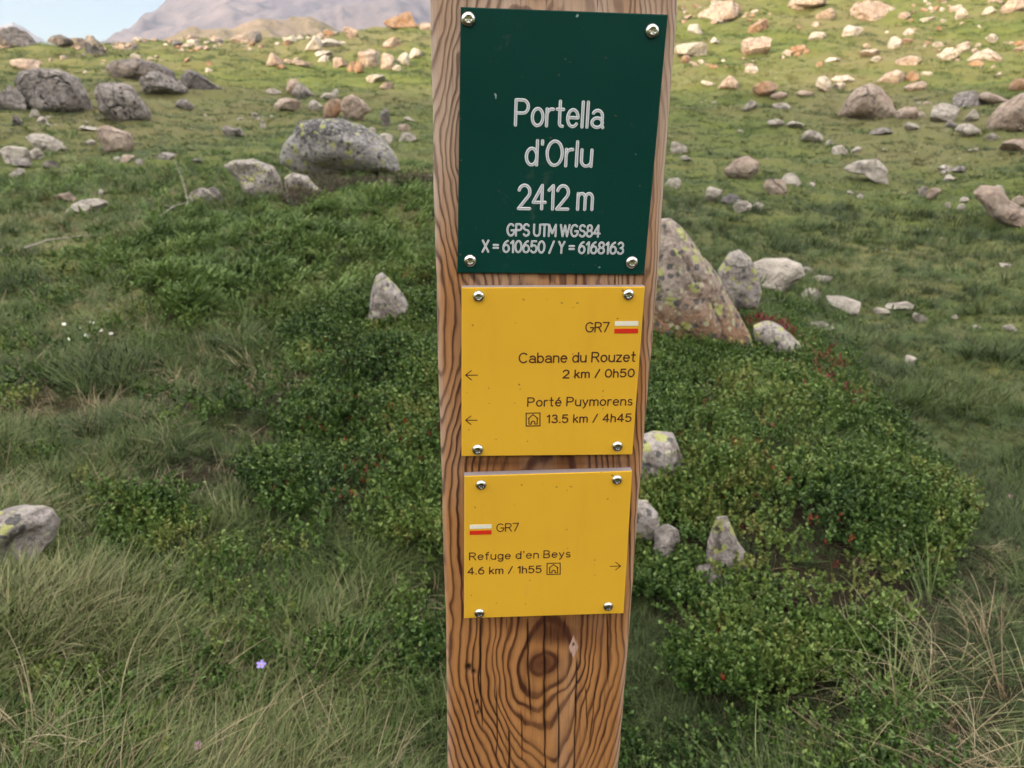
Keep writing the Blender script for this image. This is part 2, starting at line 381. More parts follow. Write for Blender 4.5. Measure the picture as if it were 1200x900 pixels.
def rock(bx0, y0, bx1, y1, kind, label, cat='boulder', name='boulder', group=None, tilt=0.0, sub=None, depth=0.85, outline=None, r=None, cuts=9, rough=0.06, crack=0.0, sink=0.12, blocky=0.0, seed=None, mat=None, cut_lo=.5, pull=0.0, keep=True):
    """a rock that fills the photo box x0..x1, y0..y1, standing where its foot meets the terrain"""
    hang = 0.0; rock_n[0] += 1; sd = seed if seed is not None else 100+rock_n[0]
    cx = (bx0+bx1)/2; w = bx1-bx0; hpx = y1-y0
    if r is None:
        p = hit(cx, y1 - 0.12*hpx)
        if p is None:
            dd_ = ray(cx, y1); dist = rng.uniform(57, 64); hq = math.hypot(dd_[0], dd_[1])
            zt = terrain(dd_[0]/hq*dist, dd_[1]/hq*dist)
            hang = float(EYE[2]+dist*dd_[2]/hq - zt)
        else: dist = math.hypot(p[0], p[1])
        dist -= pull*dist
    else: dist = r
    d = ray(cx, (y0+y1)/2); hh = math.hypot(d[0], d[1])
    dist += 0.0
    C = EYE + d*dist/hh; C = C - np.array([0, 0, max(0.0, hang)])
    zc = (C-EYE)@fwd; s = zc/F                    # metres per pixel there
    tx = np.array([d[1]/hh, -d[0]/hh, 0]); ty = np.array([d[0]/hh, d[1]/hh, 0]); tz = np.array([0, 0, 1.0])
    if sub is None: sub = 4 if w > 26 else 3
    if w < 60 and outline is None: cuts = max(cuts, 12); rough = max(rough, .08)
    V, Fc = rock_mesh(sub, sd, cuts, rough, cut_lo, blocky, crack)
    a, b = w*s/2, hpx*s/2
    low = b*2*sink + 0.02*s*0
    dep = depth*a if outline is None else depth*min(a, b*1.6)
    if outline is None:
        L_ = np.c_[V[:, 0]*a, V[:, 1]*dep, V[:, 2]*(b+low/2)-low/2]
        if tilt:
            c_, s_ = math.cos(tilt), math.sin(tilt)
            x_, z_ = L_[:, 0].copy(), L_[:, 2].copy()
            L_[:, 0], L_[:, 2] = c_*x_-s_*z_, s_*x_+c_*z_
            L_[:, 0] *= a/np.abs(L_[:, 0]).max()
    else:
        pts = np.array(outline, float); cen = np.array([cx, (y0+y1)/2])
        q = (pts-cen)*[1, -1]*s
        th = np.arctan2(q[:, 1], q[:, 0])
        tt = np.linspace(-math.pi, math.pi, 721); Rr = np.zeros(721)
        q2 = np.r_[q, q[:1]]
        for i in range(len(q)):                    # star-shaped radial function
            p0, p1 = q2[i], q2[i+1]; e = p1-p0
            dirs = np.c_[np.cos(tt), np.sin(tt)]
            den = dirs[:, 0]*e[1]-dirs[:, 1]*e[0]
            den = np.where(np.abs(den) < 1e-9, 1e-9, den)
            t = (p0[0]*e[1]-p0[1]*e[0])/den; sgm = (p0[0]*dirs[:, 1]-p0[1]*dirs[:, 0])/den
            ok = (t > 0) & (sgm >= -1e-6) & (sgm <= 1+1e-6)
            Rr = np.where(ok, np.maximum(Rr, t), Rr)
        U0 = ICO[sub][0]; ph = np.arctan2(U0[:, 2], U0[:, 0])
        vn = V/np.maximum(np.linalg.norm(V, axis=1), 1e-6)[:, None]
        f_ = np.linalg.norm(V, axis=1); f_ = f_/np.percentile(f_, 85); f_ = np.clip(f_, 0, 1.04)
        rho = np.sqrt(np.maximum(0, 1-U0[:, 1]**2))**0.75
        Rp = np.interp(ph, tt, Rr)
        L_ = np.c_[np.cos(ph)*Rp*rho*(0.25*f_+.75), U0[:, 1]*dep*f_, np.sin(ph)*Rp*rho*(0.25*f_+.75)]
    P = L_[:, :1]*tx + L_[:, 1:2]*ty + L_[:, 2:3]*tz
    zl = (L_[:, 2]-L_[:, 2].min())/max(np.ptp(L_[:, 2]), 1e-6)
    o = meshobj(name, P, Fc, mat or RK[kind], attrs={'high': zl})
    o.location = C + ty*dep*0.55
    o.data.set_sharp_from_angle(angle=R(32 if w > 45 else 24))
    if group is None: REG.append((cx, (y0+y1)/2, label))
    if keep: ROCKS.append((o.location[0], o.location[1], a*0.85, dep*.8, ty[0], ty[1]))
    return tag(o, label, cat, group)

B = rock
# --- left middle distance
B(20, 80, 100, 136, 'g', 'large fractured grey outcrop boulder on the rise at far left', crack=0.16, cuts=14, sub=5, blocky=.3, outline=[(21,95),(30,84),(50,80),(72,82),(92,92),(100,112),(96,128),(82,137),(45,137),(28,128),(22,112)])
B(-8, 101, 30, 134, 'g', 'grey slab boulder cut by the left edge of the photo', crack=0.1)
B(84, 112, 107, 133, 'g', 'small grey block against the right foot of the large fractured outcrop', 'rock', 'rock')
B(113, 96, 176, 147, 'g', 'grey buttressed boulder with vertical ribs right of the fractured outcrop', crack=0.18, cuts=12, sub=5, blocky=.25, outline=[(114,110),(118,98),(140,95),(158,98),(168,115),(176,132),(172,142),(155,147),(135,146),(118,132)])
B(126, 68, 206, 99, 'd', 'long dark rock ledge on top of the grassy knoll', crack=0.15, cuts=12, sub=5, outline=[(127,80),(134,72),(158,68),(184,73),(204,82),(206,92),(192,99),(160,97),(135,92)])
B(165, 84, 222, 114, 'g', 'grey fractured ledge below the long dark ledge', crack=0.14, sub=4)
B(210, 80, 262, 109, 'd', 'dark sloping ledge falling to the right of the grassy knoll', crack=0.1, outline=[(211,92),(220,81),(232,84),(248,96),(262,103),(262,109),(230,109),(213,106)])
B(206, 116, 229, 130, 'g', 'small flat grey rock below the dark ledges', 'rock', 'rock')
B(115, 147, 157, 184, 'p', 'pinkish split boulder standing alone in the left meadow', crack=0.08, outline=[(116,162),(117,150),(128,146),(140,152),(155,157),(157,172),(148,182),(130,186),(122,178),(120,168)])
B(141, 178, 158, 191, 'p', 'low pink stone at the foot of the pinkish split boulder', 'rock', 'rock')
B(157, 186, 168, 194, 'g', 'tiny grey stone right of the pinkish split boulder', 'stone', 'stone')
B(94, 147, 116, 154, 'w', 'narrow pale stone left of the pinkish split boulder', 'stone', 'stone')
B(97, 162, 112, 171, 'w', 'little white stone touching the split boulder on its left', 'stone', 'stone')
B(30, 157, 71, 179, 'w', 'pale tilted slab rock in the left meadow', 'rock', 'rock', tilt=-0.35)
B(-4, 172, 34, 194, 'w', 'pale rock at the left edge below the tilted slab', 'rock', 'rock')
B(26, 173, 50, 189, 'w', 'pale wedge rock against the rock at the left edge', 'rock', 'rock')
B(13, 186, 36, 198, 'g', 'low grey stone in front of the pale pair at the left edge', 'rock', 'rock')
B(9, 197, 30, 212, 'w', 'white stone nearest the viewer in the left meadow', 'rock', 'rock')
B(50, 188, 68, 200, 'g', 'flat grey stone half sunk in the left meadow', 'rock', 'rock')
B(12, 136, 25, 149, 'g', 'upright grey stone under the fractured outcrop', 'rock', 'rock')
B(34, 128, 48, 140, 'w', 'first of two pale stones under the fractured outcrop', 'rock', 'rock')
B(40, 137, 55, 146, 'w', 'lower of two pale stones under the fractured outcrop', 'rock', 'rock')
B(182, 177, 211, 188, 'g', 'flat grey rock flush with the grass left of centre meadow', 'rock', 'rock')
B(222, 186, 238, 193, 'g', 'thin grey stone just right of the flush grey rock', 'stone', 'stone')
B(56, 226, 88, 238, 'p', 'flat pinkish stone beyond the juniper mat', 'rock', 'rock')
B(70, 236, 125, 253, 'w', 'long pale flat slab lying before the juniper mat', 'rock', 'rock', tilt=0.14)
B(113, 222, 121, 230, 'w', 'tiny upright white stone above the long flat slab', 'stone', 'stone')
B(260, 147, 287, 163, 'g', 'jagged pale grey rock alone in the middle meadow', 'rock', 'rock', outline=[(260,152),(266,147),(276,151),(283,149),(287,160),(278,163),(266,163)])
B(305, 139, 313, 153, 'w', 'small upright white stone right of the jagged grey rock', 'stone', 'stone')
B(334, 92, 352, 114, 'p', 'pink half of the split peak shaped boulder', crack=.05, outline=[(334,108),(338,95),(347,91),(352,97),(351,110),(345,114)])
B(341, 95, 373, 118, 'g', 'grey half of the split peak shaped boulder', crack=.08, outline=[(341,110),(349,95),(358,100),(366,108),(373,113),(368,118),(348,118)])
B(311, 104, 330, 112, 'w', 'flat pale stone left of the split peak boulder', 'rock', 'rock')
B(322, 115, 354, 132, 'p', 'rounded pinkish boulder before the split peak boulder')
B(357, 116, 378, 132, 'w', 'leaning pale rock beside the rounded pinkish boulder', 'rock', 'rock', tilt=0.5)
B(374, 103, 398, 119, 'w', 'pale rock with a horn behind the orange boulder', 'rock', 'rock', outline=[(374,114),(380,109),(390,109),(394,102),(398,106),(396,115),(385,119)])
B(376, 116, 404, 143, 'o', 'orange boulder leaning on a pale one behind the grey dome', outline=[(376,142),(380,125),(388,117),(398,116),(404,122),(398,134),(390,142)])
B(398, 111, 437, 146, 'p', 'tall pale pink boulder behind the big grey dome', crack=.1, outline=[(398,128),(402,114),(414,110),(426,118),(437,130),(428,134),(422,146),(404,146)])
B(445, 126, 458, 152, 'g', 'upright grey rock between the dome and the post', 'rock', 'rock', outline=[(445,136),(450,126),(456,130),(458,142),(455,152),(447,152)])
B(429, 149, 441, 159, 'w', 'small white stone at the right shoulder of the grey dome', 'stone', 'stone')
B(445, 156, 462, 170, 'w', 'angular white stone close right of the grey dome', 'rock', 'rock')
B(465, 145, 481, 155, 'p', 'round pink stone right of the upright grey rock', 'rock', 'rock')
B(466, 153, 488, 168, 'w', 'slanting pale stone near the post at left', 'rock', 'rock', tilt=0.7)
B(472, 137, 486, 143, 'w', 'thin white stone near the left edge of the post', 'stone', 'stone')
B(323, 142, 474, 206, 'b', 'big grey dome boulder with black lichened crown', sub=5, cuts=7, rough=.05, crack=0.03, r=13.5, depth=.9,
  outline=[(324,192),(330,172),(345,158),(352,146),(372,142),(405,141),(428,148),(450,162),(468,184),(474,206),(400,212),(340,206)])
B(262, 186, 334, 240, 'l', 'low lichen spotted boulder left of the big dome', sub=5, cuts=8, crack=.03, outline=[(263,194),(274,188),(300,186),(322,196),(330,214),(333,238),(300,240),(285,228),(274,208)])
B(332, 203, 386, 246, 'l', 'wedge shaped lichen spotted boulder in front of the big dome', sub=4, outline=[(333,238),(334,208),(344,203),(362,208),(378,228),(386,240),(380,246),(340,246)])
B(217, 221, 252, 248, 'l', 'lichened grey rock at the far rim of the juniper mat', 'rock', 'rock')
B(243, 218, 265, 242, 'g', 'grey rock wedged behind the lichened rim rock', 'rock', 'rock')
B(446, 210, 468, 223, 'p', 'small pink stone in the brown heath by the dome', 'rock', 'rock')
B(492, 202, 513, 220, 'l', 'pale rock half hidden behind the left side of the post', 'rock', 'rock')
B(490, 306, 516, 324, 'w', 'white rock tip showing from the shrubs beside the post', 'rock', 'rock')
B(425, 321, 481, 398, 'l', 'pointed lichen spotted stone standing in the green shrubs', 'stone', 'standing_stone', sub=5, cuts=6, rough=.04, depth=.9, sink=.05,
  outline=[(425,384),(430,368),(436,345),(442,326),(449,321),(457,328),(468,340),(474,350),(481,366),(474,388),(455,398),(436,394)])
B(-40, 606, 78, 690, 'l', 'rounded grey boulder in the grass at the left edge', sub=5, cuts=6, rough=.035, depth=.9,
  outline=[(-40,660),(-20,628),(10,612),(45,607),(70,612),(78,634),(66,655),(40,672),(20,690),(-30,690)])
# --- right of the post, near
B(700, 254, 893, 446, 'l', 'big pinkish lichen covered slab slanting down to the right behind the post', sub=5, cuts=9, rough=.13, crack=.09, r=4.3, depth=.5, mat=RK['k'],
  outline=[(700,400),(705,300),(740,258),(776,255),(792,268),(815,298),(840,328),(864,366),(887,402),(893,422),(884,440),(862,446),(820,446),(780,440),(740,430)])
B(836, 295, 896, 366, 'l', 'stubby grey boulder behind the slanting lichen boulder', sub=5, crack=.06, r=5.6,
  outline=[(838,320),(850,300),(862,295),(876,304),(886,322),(894,345),(892,366),(850,366),(838,345)])
B(877, 303, 944, 350, 'g', 'broad pale grey boulder at the meadow edge right of the post', sub=5, crack=.06, mat=RK['w'],
  outline=[(878,316),(892,306),(915,303),(936,310),(944,322),(936,332),(920,346),(888,342)])
B(932, 313, 952, 326, 'g', 'small grey rock on the right shoulder of the broad pale boulder', 'rock', 'rock')
B(939, 339, 966, 356, 'w', 'white rock at the left end of the line of low stones', 'rock', 'rock')
B(952, 325, 980, 333, 'w', 'thin pale stone above the line of low stones', 'stone', 'stone')
B(968, 352, 1026, 371, 'w', 'long low white slab in the line of low stones', 'rock', 'rock', tilt=-0.2)
B(1024, 360, 1046, 370, 'w', 'low white stone between slab and grey flat stone', 'stone', 'stone')
B(1036, 354, 1070, 367, 'g', 'flat grey stone right of the long white slab', 'rock', 'rock', mat=RK['w'])
B(1070, 366, 1088, 379, 'w', 'small tilted white stone at the right end of the line', 'stone', 'stone', tilt=-.4)
B(1061, 416, 1076, 432, 'w', 'white lump alone in the lower right meadow', 'stone', 'stone')
B(1115, 367, 1123, 376, 'w', 'tiny upright stone in the right meadow', 'stone', 'stone')
B(1140, 380, 1150, 388, 'w', 'tiny white pebble right of the upright stone', 'stone', 'stone')
B(1174, 379, 1191, 390, 'w', 'small pale stone near the right edge of the meadow', 'stone', 'stone')
B(880, 381, 942, 420, 'l', 'low lichened rock behind the red rhododendron', 'rock', 'rock', sub=4, r=4.6, outline=[(881,388),(896,381),(915,386),(930,398),(942,408),(938,420),(900,420),(884,404)])
B(948, 376, 980, 394, 'g', 'flat grass grown stone above the red rhododendron', 'stone', 'stone')
B(735, 508, 824, 592, 'l', 'flat topped lichen rock beside the post in the shrubs', 'rock', 'rock', sub=5, pull=.0, keep=False, cuts=6, rough=.04, crack=.03,
  outline=[(735,560),(740,520),(760,513),(786,515),(800,540),(820,578),(806,584),(770,586)])
B(728, 586, 775, 642, 'l', 'round yellow lichened rock touching the right edge of the post', 'rock', 'rock', sub=4, pull=.05, keep=False, outline=[(728,630),(735,592),(756,588),(770,602),(775,620),(768,640),(745,642)])
B(764, 618, 796, 664, 'g', 'dull grey rock low behind the round lichened rock', 'rock', 'rock', pull=.03, keep=False)
B(812, 598, 876, 706, 'l', 'steep pale rock face showing through the shrubs', 'rock', 'rock', sub=5, cuts=8, pull=-.03, depth=.6, keep=False, outline=[(826,640),(834,606),(846,602),(860,626),(874,650),(878,684),(868,712),(846,716),(832,690)])
B(806, 672, 866, 716, 'g', 'grey rock at the foot of the steep pale face', 'rock', 'rock', sub=4, pull=-.03, keep=False)
# --- right meadow
B(983, 98, 1051, 148, 'p', 'largest pink boulder of the right meadow with a grey cap', crack=.05, sub=5,
  outline=[(984,136),(990,120),(1000,106),(1016,98),(1030,102),(1044,116),(1051,132),(1044,147),(1010,145),(990,142)])
B(1047, 125, 1076, 142, 'p', 'rounded pink rock right of the largest pink boulder', 'rock', 'rock')
B(1070, 127, 1087, 140, 'p', 'small pink rock between two rounded ones', 'rock', 'rock')
B(1089, 121, 1122, 147, 'w', 'pale leaning boulder with a shadowed notch', tilt=.35)
B(1120, 145, 1148, 162, 'w', 'pale flat boulder below the leaning one')
B(1019, 147, 1046, 160, 'g', 'flat bluish stone before the largest pink boulder', 'rock', 'rock')
B(1060, 143, 1078, 154, 'w', 'small white stone in front of the rounded pink rock', 'stone', 'stone')
B(1108, 140, 1122, 152, 'g', 'little grey stone between the pale boulders', 'stone', 'stone')
B(1132, 128, 1147, 144, 'w', 'upright pale stone right of the leaning boulder', 'stone', 'stone')
B(1162, 108, 1232, 160, 'p', 'big grey topped boulder cut by the right edge', crack=.06, sub=5, outline=[(1163,142),(1172,124),(1192,110),(1215,108),(1232,125),(1232,160),(1180,158),(1164,154)])
B(1183, 92, 1212, 108, 'o', 'orange rock above the boulder at the right edge', 'rock', 'rock')
B(1172, 160, 1210, 180, 'p', 'pink rock below the boulder at the right edge', 'rock', 'rock')
B(1156, 156, 1172, 165, 'w', 'white stone left of the pink rock at the right edge', 'stone', 'stone')
B(1113, 106, 1148, 127, 'g', 'rounded slab left of the long pale ledge', 'rock', 'rock')
B(1140, 106, 1181, 124, 'p', 'long pale ledge left of the right edge boulder', 'rock', 'rock')
B(1029, 82, 1061, 99, 'p', 'pink boulder above the largest pink boulder at left')
B(1059, 83, 1077, 96, 'o', 'rusty rock right of the upper pink boulder', 'rock', 'rock')
B(1061, 94, 1088, 107, 'p', 'low pink rock right above the largest pink boulder', 'rock', 'rock')
B(1080, 82, 1094, 90, 'w', 'pale stone topmost right of the pink rocks', 'stone', 'stone')
B(882, 96, 913, 116, 'o', 'orange brown boulder in the upper right meadow')
B(902, 107, 925, 117, 'p', 'flat pink stone at the foot of the orange brown boulder', 'rock', 'rock')
B(840, 87, 867, 107, 'p', 'pyramid shaped pink rock near the right side of the post', 'rock', 'rock', outline=[(840,104),(846,96),(854,87),(866,97),(867,106)])
B(818, 94, 838, 102, 'w', 'two toned low stone left of the pyramid rock', 'stone', 'stone')
B(933, 103, 953, 114, 'p', 'low pink rock left of the slanting pale one', 'rock', 'rock')
B(951, 90, 974, 110, 'w', 'slanting pale rock in the upper right meadow', 'rock', 'rock', tilt=.6)
B(975, 88, 1004, 98, 'w', 'flat pale rock above the largest pink boulder', 'rock', 'rock')
B(976, 97, 992, 107, 'w', 'small pale stone below the flat pale rock', 'stone', 'stone')
B(871, 117, 889, 131, 'w', 'pale stone below the orange brown boulder', 'stone', 'stone')
B(906, 118, 926, 130, 'w', 'white stone below and right of the orange boulder', 'stone', 'stone')
B(900, 139, 924, 150, 'w', 'left stone of a low pale pair in the right meadow', 'stone', 'stone')
B(922, 142, 942, 151, 'w', 'right stone of a low pale pair in the right meadow', 'stone', 'stone')
B(940, 152, 964, 169, 'w', 'round white rock in the middle of the right meadow', 'rock', 'rock')
B(975, 168, 993, 183, 'w', 'angular white rock right of the round white rock', 'rock', 'rock')
B(997, 170, 1009, 180, 'w', 'small white cube of stone beside the angular rock', 'stone', 'stone')
B(967, 164, 977, 172, 'w', 'tiny pale stone left of the angular white rock', 'stone', 'stone')
B(845, 183, 890, 213, 'p', 'pink knobbly boulder in the right meadow nearest the post', sub=4, outline=[(846,200),(858,188),(874,183),(888,190),(889,200),(880,212),(858,213),(848,206)])
B(894, 205, 922, 231, 'p', 'pink rock left of the mossy tuft', 'rock', 'rock')
B(916, 202, 939, 218, 'w', 'pale rock topping the mossy tuft', 'rock', 'rock')
B(825, 216, 848, 240, 'w', 'cream rock left of the round dark shrub', 'rock', 'rock')
B(845, 228, 878, 243, 'd', 'mossy dark rock between the cream rocks', 'rock', 'rock')
B(860, 236, 882, 252, 'w', 'cream rock under the mossy dark rock', 'rock', 'rock')
B(880, 237, 895, 247, 'w', 'cream stone right of the mossy dark rock', 'stone', 'stone')
B(988, 187, 1043, 218, 'w', 'pale overhanging boulder right of the angular rock', sub=4, crack=.04, outline=[(988,198),(1004,190),(1024,187),(1038,198),(1043,217),(1030,216),(1012,206),(992,204)])
B(1095, 192, 1118, 203, 'w', 'pale flat stone below the pale flat boulder', 'rock', 'rock')
B(1113, 194, 1131, 204, 'g', 'grey flat stone touching the pale flat stone', 'stone', 'stone')
B(1106, 204, 1122, 214, 'w', 'round white stone below the pale flat pair', 'stone', 'stone')
B(1075, 219, 1088, 232, 'g', 'greyish stone left of the pink chip', 'stone', 'stone')
B(1086, 220, 1104, 236, 'p', 'pink chip shaped stone right meadow', 'stone', 'stone')
B(1107, 237, 1117, 246, 'w', 'first white pebble left of the long right boulder', 'stone', 'stone')
B(1122, 239, 1134, 249, 'w', 'second white pebble left of the long right boulder', 'stone', 'stone')
B(1123, 231, 1135, 238, 'w', 'flat pebble above the white pebbles', 'stone', 'stone')
B(1139, 219, 1216, 272, 'w', 'long pale boulder with a pink end at the right edge', sub=4, crack=.05, mat=RK['p'], outline=[(1140,230),(1148,221),(1168,222),(1180,236),(1200,246),(1216,256),(1212,272),(1188,268),(1166,258),(1155,245)])
B(1158, 217, 1177, 233, 'w', 'upright white rock behind the long pale boulder', 'rock', 'rock')
B(1187, 230, 1206, 245, 'p', 'pink stone above the long pale boulder', 'stone', 'stone')
B(786, 166, 808, 182, 'w', 'cream rock close to the right side of the post', 'rock', 'rock')
B(797, 183, 812, 190, 'w', 'white pebble under the cream rock by the post', 'stone', 'stone')
B(778, 205, 798, 222, 'w', 'white rock half hidden by the right side of the post', 'rock', 'rock')
B(1170, 168+140, 1186, 168+146, 'w', 'flat pale pebble low at the right edge', 'stone', 'stone')
# --- sunlit slope, named ones
B(98, 40, 121, 67, 'g', 'grey block standing below the left skyline', 'rock', 'rock', crack=.06)
B(-6, 32, 42, 58, 'd', 'dark outcrop on the skyline at the left edge', crack=.1, sub=4, r=50)
B(50, 38, 84, 53, 'd', 'low dark outcrop on the skyline right of the first', crack=.1, sub=4, r=52)
B(74, 43, 100, 58, 'p', 'lit rocks left of the grey block', 'rock', 'rock')
B(0, 42, 18, 58, 'p', 'pink slab at the left edge below the dark outcrop', 'rock', 'rock')
B(14, 69, 46, 84, 'p', 'sunlit pink rock above the fractured outcrop', 'rock', 'rock')
B(108, 52, 124, 62, 'p', 'small pink block before the grey block on the left', 'stone', 'stone')
B(310, 60, 334, 80, 'p', 'sunlit pinkish rock in the middle of the bright slope', 'rock', 'rock', outline=[(310,78),(315,68),(318,60),(326,66),(334,78)])
B(337, 69, 363, 78, 'p', 'flat sunlit rock right of the peaked one', 'rock', 'rock')
B(390, 65, 410, 81, 'p', 'rounded sunlit boulder left of the orange twins', 'rock', 'rock')
B(405, 71, 418, 85, 'o', 'left of the orange twin rocks on the bright slope', 'rock', 'rock')
B(415, 72, 428, 88, 'o', 'right of the orange twin rocks on the bright slope', 'rock', 'rock')
B(420, 56, 446, 82, 'p', 'tall sunlit boulder behind the orange twins', crack=.06)
B(440, 62, 462, 84, 'p', 'tall sunlit boulder right of the orange twins')
B(458, 73, 470, 84, 'w', 'cream block right of the tall sunlit boulders', 'rock', 'rock')
B(464, 62, 484, 78, 'w', 'pale rocks nearest the post on the bright slope', 'rock', 'rock')
B(479, 55, 497, 70, 'w', 'cream rock beside the left edge of the post', 'rock', 'rock')
B(448, 40, 472, 59, 'p', 'slanting sunlit slab below the ridge', 'rock', 'rock', tilt=.5)
B(355, 45, 378, 62, 'w', 'cream slab high on the bright slope', 'rock', 'rock', tilt=.5)
B(372, 42, 400, 58, 'w', 'broken cream rocks below the ridge', 'rock', 'rock')
B(362, 58, 390, 67, 'w', 'low cream ledge below the broken cream rocks', 'rock', 'rock')
B(330, 41, 351, 52, 'w', 'cream block below the dark ridge rock', 'rock', 'rock')
B(290, 28, 311, 42, 'd', 'dark shadowed rock on the ridge', 'rock', 'rock', crack=.1)  # its shadow is put into the colour: dark rock all over
B(268, 28, 293, 42, 'p', 'pink rock left of the dark ridge rock', 'rock', 'rock')
B(400, 22, 420, 38, 'p', 'blocky pink rock on the ridge', 'rock', 'rock')
B(447, 14, 490, 36, 'o', 'orange tinted knob on the ridge beside the post', sub=4)
B(490, 24, 512, 36, 'p', 'pink ledge touching the post on the ridge', 'rock', 'rock')
B(427, 87, 452, 98, 'w', 'pale chips below the orange twins', 'stone', 'stone')
B(443, 93, 461, 107, 'p', 'pink stone below the pale chips', 'stone', 'stone')
B(806, 24, 827, 41, 'w', 'cream boulder right of the post on the bright slope')
B(790, 50, 833, 69, 'w', 'wide flat cream boulder touching the right side of the post', sub=4, blocky=.3)
B(818, 0, 866, 28, 'p', 'broad sunlit rock face above the cream boulder', sub=4, crack=.08)
B(869, 39, 909, 67, 'p', 'slanting pink slab on the bright slope', sub=4, tilt=.5)
B(872, 22, 900, 40, 'o', 'rusty sunlit boulder above the slanting pink slab')
B(924, -6, 972, 16, 'p', 'pink crag cut by the top of the photo', sub=4, crack=.08)
B(957, 4, 986, 24, 'p', 'pink block right below the topmost crag')
B(997, -6, 1058, 26, 'p', 'largest sunlit crag at the top of the photo', sub=4, crack=.1)
B(988, 28, 1012, 44, 'w', 'cream boulder below the largest crag')
B(1038, 43, 1056, 59, 'w', 'cream boulder left of the mossy slope')
B(1056, 44, 1070, 52, 'o', 'small tan rock right of the cream boulder', 'rock', 'rock')
B(1045, 65, 1078, 79, 'p', 'flat pink boulder in the shade line')
B(1094, 56, 1124, 73, 'w', 'jagged cream rock before the pale tent shaped one', 'rock', 'rock')
B(1135, 57, 1176, 73, 'w', 'tent shaped pale rock on the right slope', 'rock', 'rock', sub=4, outline=[(1135,71),(1145,61),(1156,57),(1168,62),(1176,72),(1160,74)])
B(1155, 39, 1168, 53, 'w', 'cream stone above the tent shaped rock', 'stone', 'stone')
B(1152, 8, 1170, 18, 'w', 'cream stone near the upper right corner', 'stone', 'stone')
B(1176, -4, 1206, 18, 'p', 'pink rock in the upper right corner', 'rock', 'rock')
B(946, 36, 968, 48, 'w', 'cream stone below the topmost pink crag', 'rock', 'rock')
B(1018, 66, 1032, 74, 'w', 'low cream stone left of the flat pink boulder', 'stone', 'stone')
B(1008, 57, 1034, 68, 'p', 'pink chips left of the flat pink boulder', 'stone', 'stone')
B(961, 67, 984, 74, 'w', 'thin pale ledge in the shade line', 'stone', 'stone')
B(872, 76, 891, 87, 'w', 'pale rock above the orange brown boulder', 'stone', 'stone')
B(832, 43, 846, 52, 'w', 'small cream stone right of the wide flat boulder', 'stone', 'stone')
# --- uncounted small ones as individuals
def own_label(cx, cy, w, h, kd, fallback):
    size = 'tiny' if w < 5 else 'small' if w < 9 else 'middling' if w < 15 else 'larger'
    colr = {'w': 'cream', 'p': 'pinkish', 'o': 'orange', 'g': 'grey', 'd': 'dark'}[kd]
    shape = 'flat stone' if h < .5*w else 'blocky stone'
    near = sorted(NAMED, key=lambda q: (q[0]-cx)**2+(q[1]-cy)**2)[:22]
    for q in near:
        dx, dy = cx-q[0], cy-q[1]; dd = math.hypot(dx, dy)
        far = 'just' if dd < 22 else 'a little way' if dd < 45 else 'well'
        if abs(dx) > 2*abs(dy): di = 'left of' if dx < 0 else 'right of'
        elif abs(dy) > 2*abs(dx): di = 'above' if dy < 0 else 'below'
        else: di = ('up' if dy < 0 else 'down')+' and '+('left' if dx < 0 else 'right')+' of'
        lb = ' '.join([size, colr, shape, far, di, 'the', q[2]])
        if len(lb.split()) <= 16 and lb not in USED: USED[lb] = 1; return lb
    return fallback
NAMED = list(REG)
def stones(nn, box, kinds, wr, label, group, name='stone', ysort=1.0):
    x0, y0, x1, y1 = box
    last = []
    for i in range(nn):
        x = rng.uniform(x0, x1); y = y0+(y1-y0)*rng.uniform(0, 1)**ysort
        if last and rng.uniform() < .68:
            q = last[rng.integers(len(last))]; x, y = q[0]+rng.normal(0, 17), q[1]+rng.normal(0, 4.5)
            x, y = min(max(x, x0), x1), min(max(y, y0), y1)
        else: last.append((x, y))
        if 500 < x < 790: continue
        w = wr[0]+(wr[1]-wr[0])*rng.uniform(0, 1)**2.2; hh_ = w*rng.uniform(.4, .75)
        kd = kinds[rng.integers(len(kinds))]
        rock(x, y-hh_, x+w, y, kd, own_label(x+w/2, y-hh_/2, w, hh_, kd, label), 'stone', name, group, tilt=rng.uniform(-.5, .5), sub=3, cuts=int(rng.integers(8, 14)), sink=.3, rough=.08)
stones(75, (140, 36, 500, 88), 'wppwo', (5, 16), 'pale sunlit rock among many on the bright slope left of the post', 'rocks strewn on the bright slope left of the post')
stones(26, (130, 38, 330, 52), 'ppwod', (9, 24), 'pinkish rock in the long row along the left skyline', 'rocks along the left skyline')
stones(18, (0, 58, 140, 86), 'wpp', (4, 12), 'small pale rock on the lit grass under the left skyline', 'rocks under the left skyline')
stones(135, (798, -12, 1200, 80), 'wppwoo', (5, 20), 'pale sunlit rock among many on the bright slope right of the post', 'rocks strewn on the bright slope right of the post')
stones(42, (800, 80, 1200, 240), 'wwp', (3, 10), 'small pale stone scattered in the shaded right meadow', 'small stones in the shaded right meadow')
stones(30, (100, 90, 490, 200), 'wwg', (3, 9), 'small pale stone scattered in the shaded left meadow', 'small stones in the shaded left meadow')
stones(10, (0, 110, 120, 210), 'wwg', (4, 10), 'small pale stone near the far left boulders', 'small stones by the far left boulders')
stones(12, (960, 260, 1200, 420), 'ww', (3, 7), 'tiny pale pebble in the lower right meadow', 'pebbles in the lower right meadow', 'pebble')

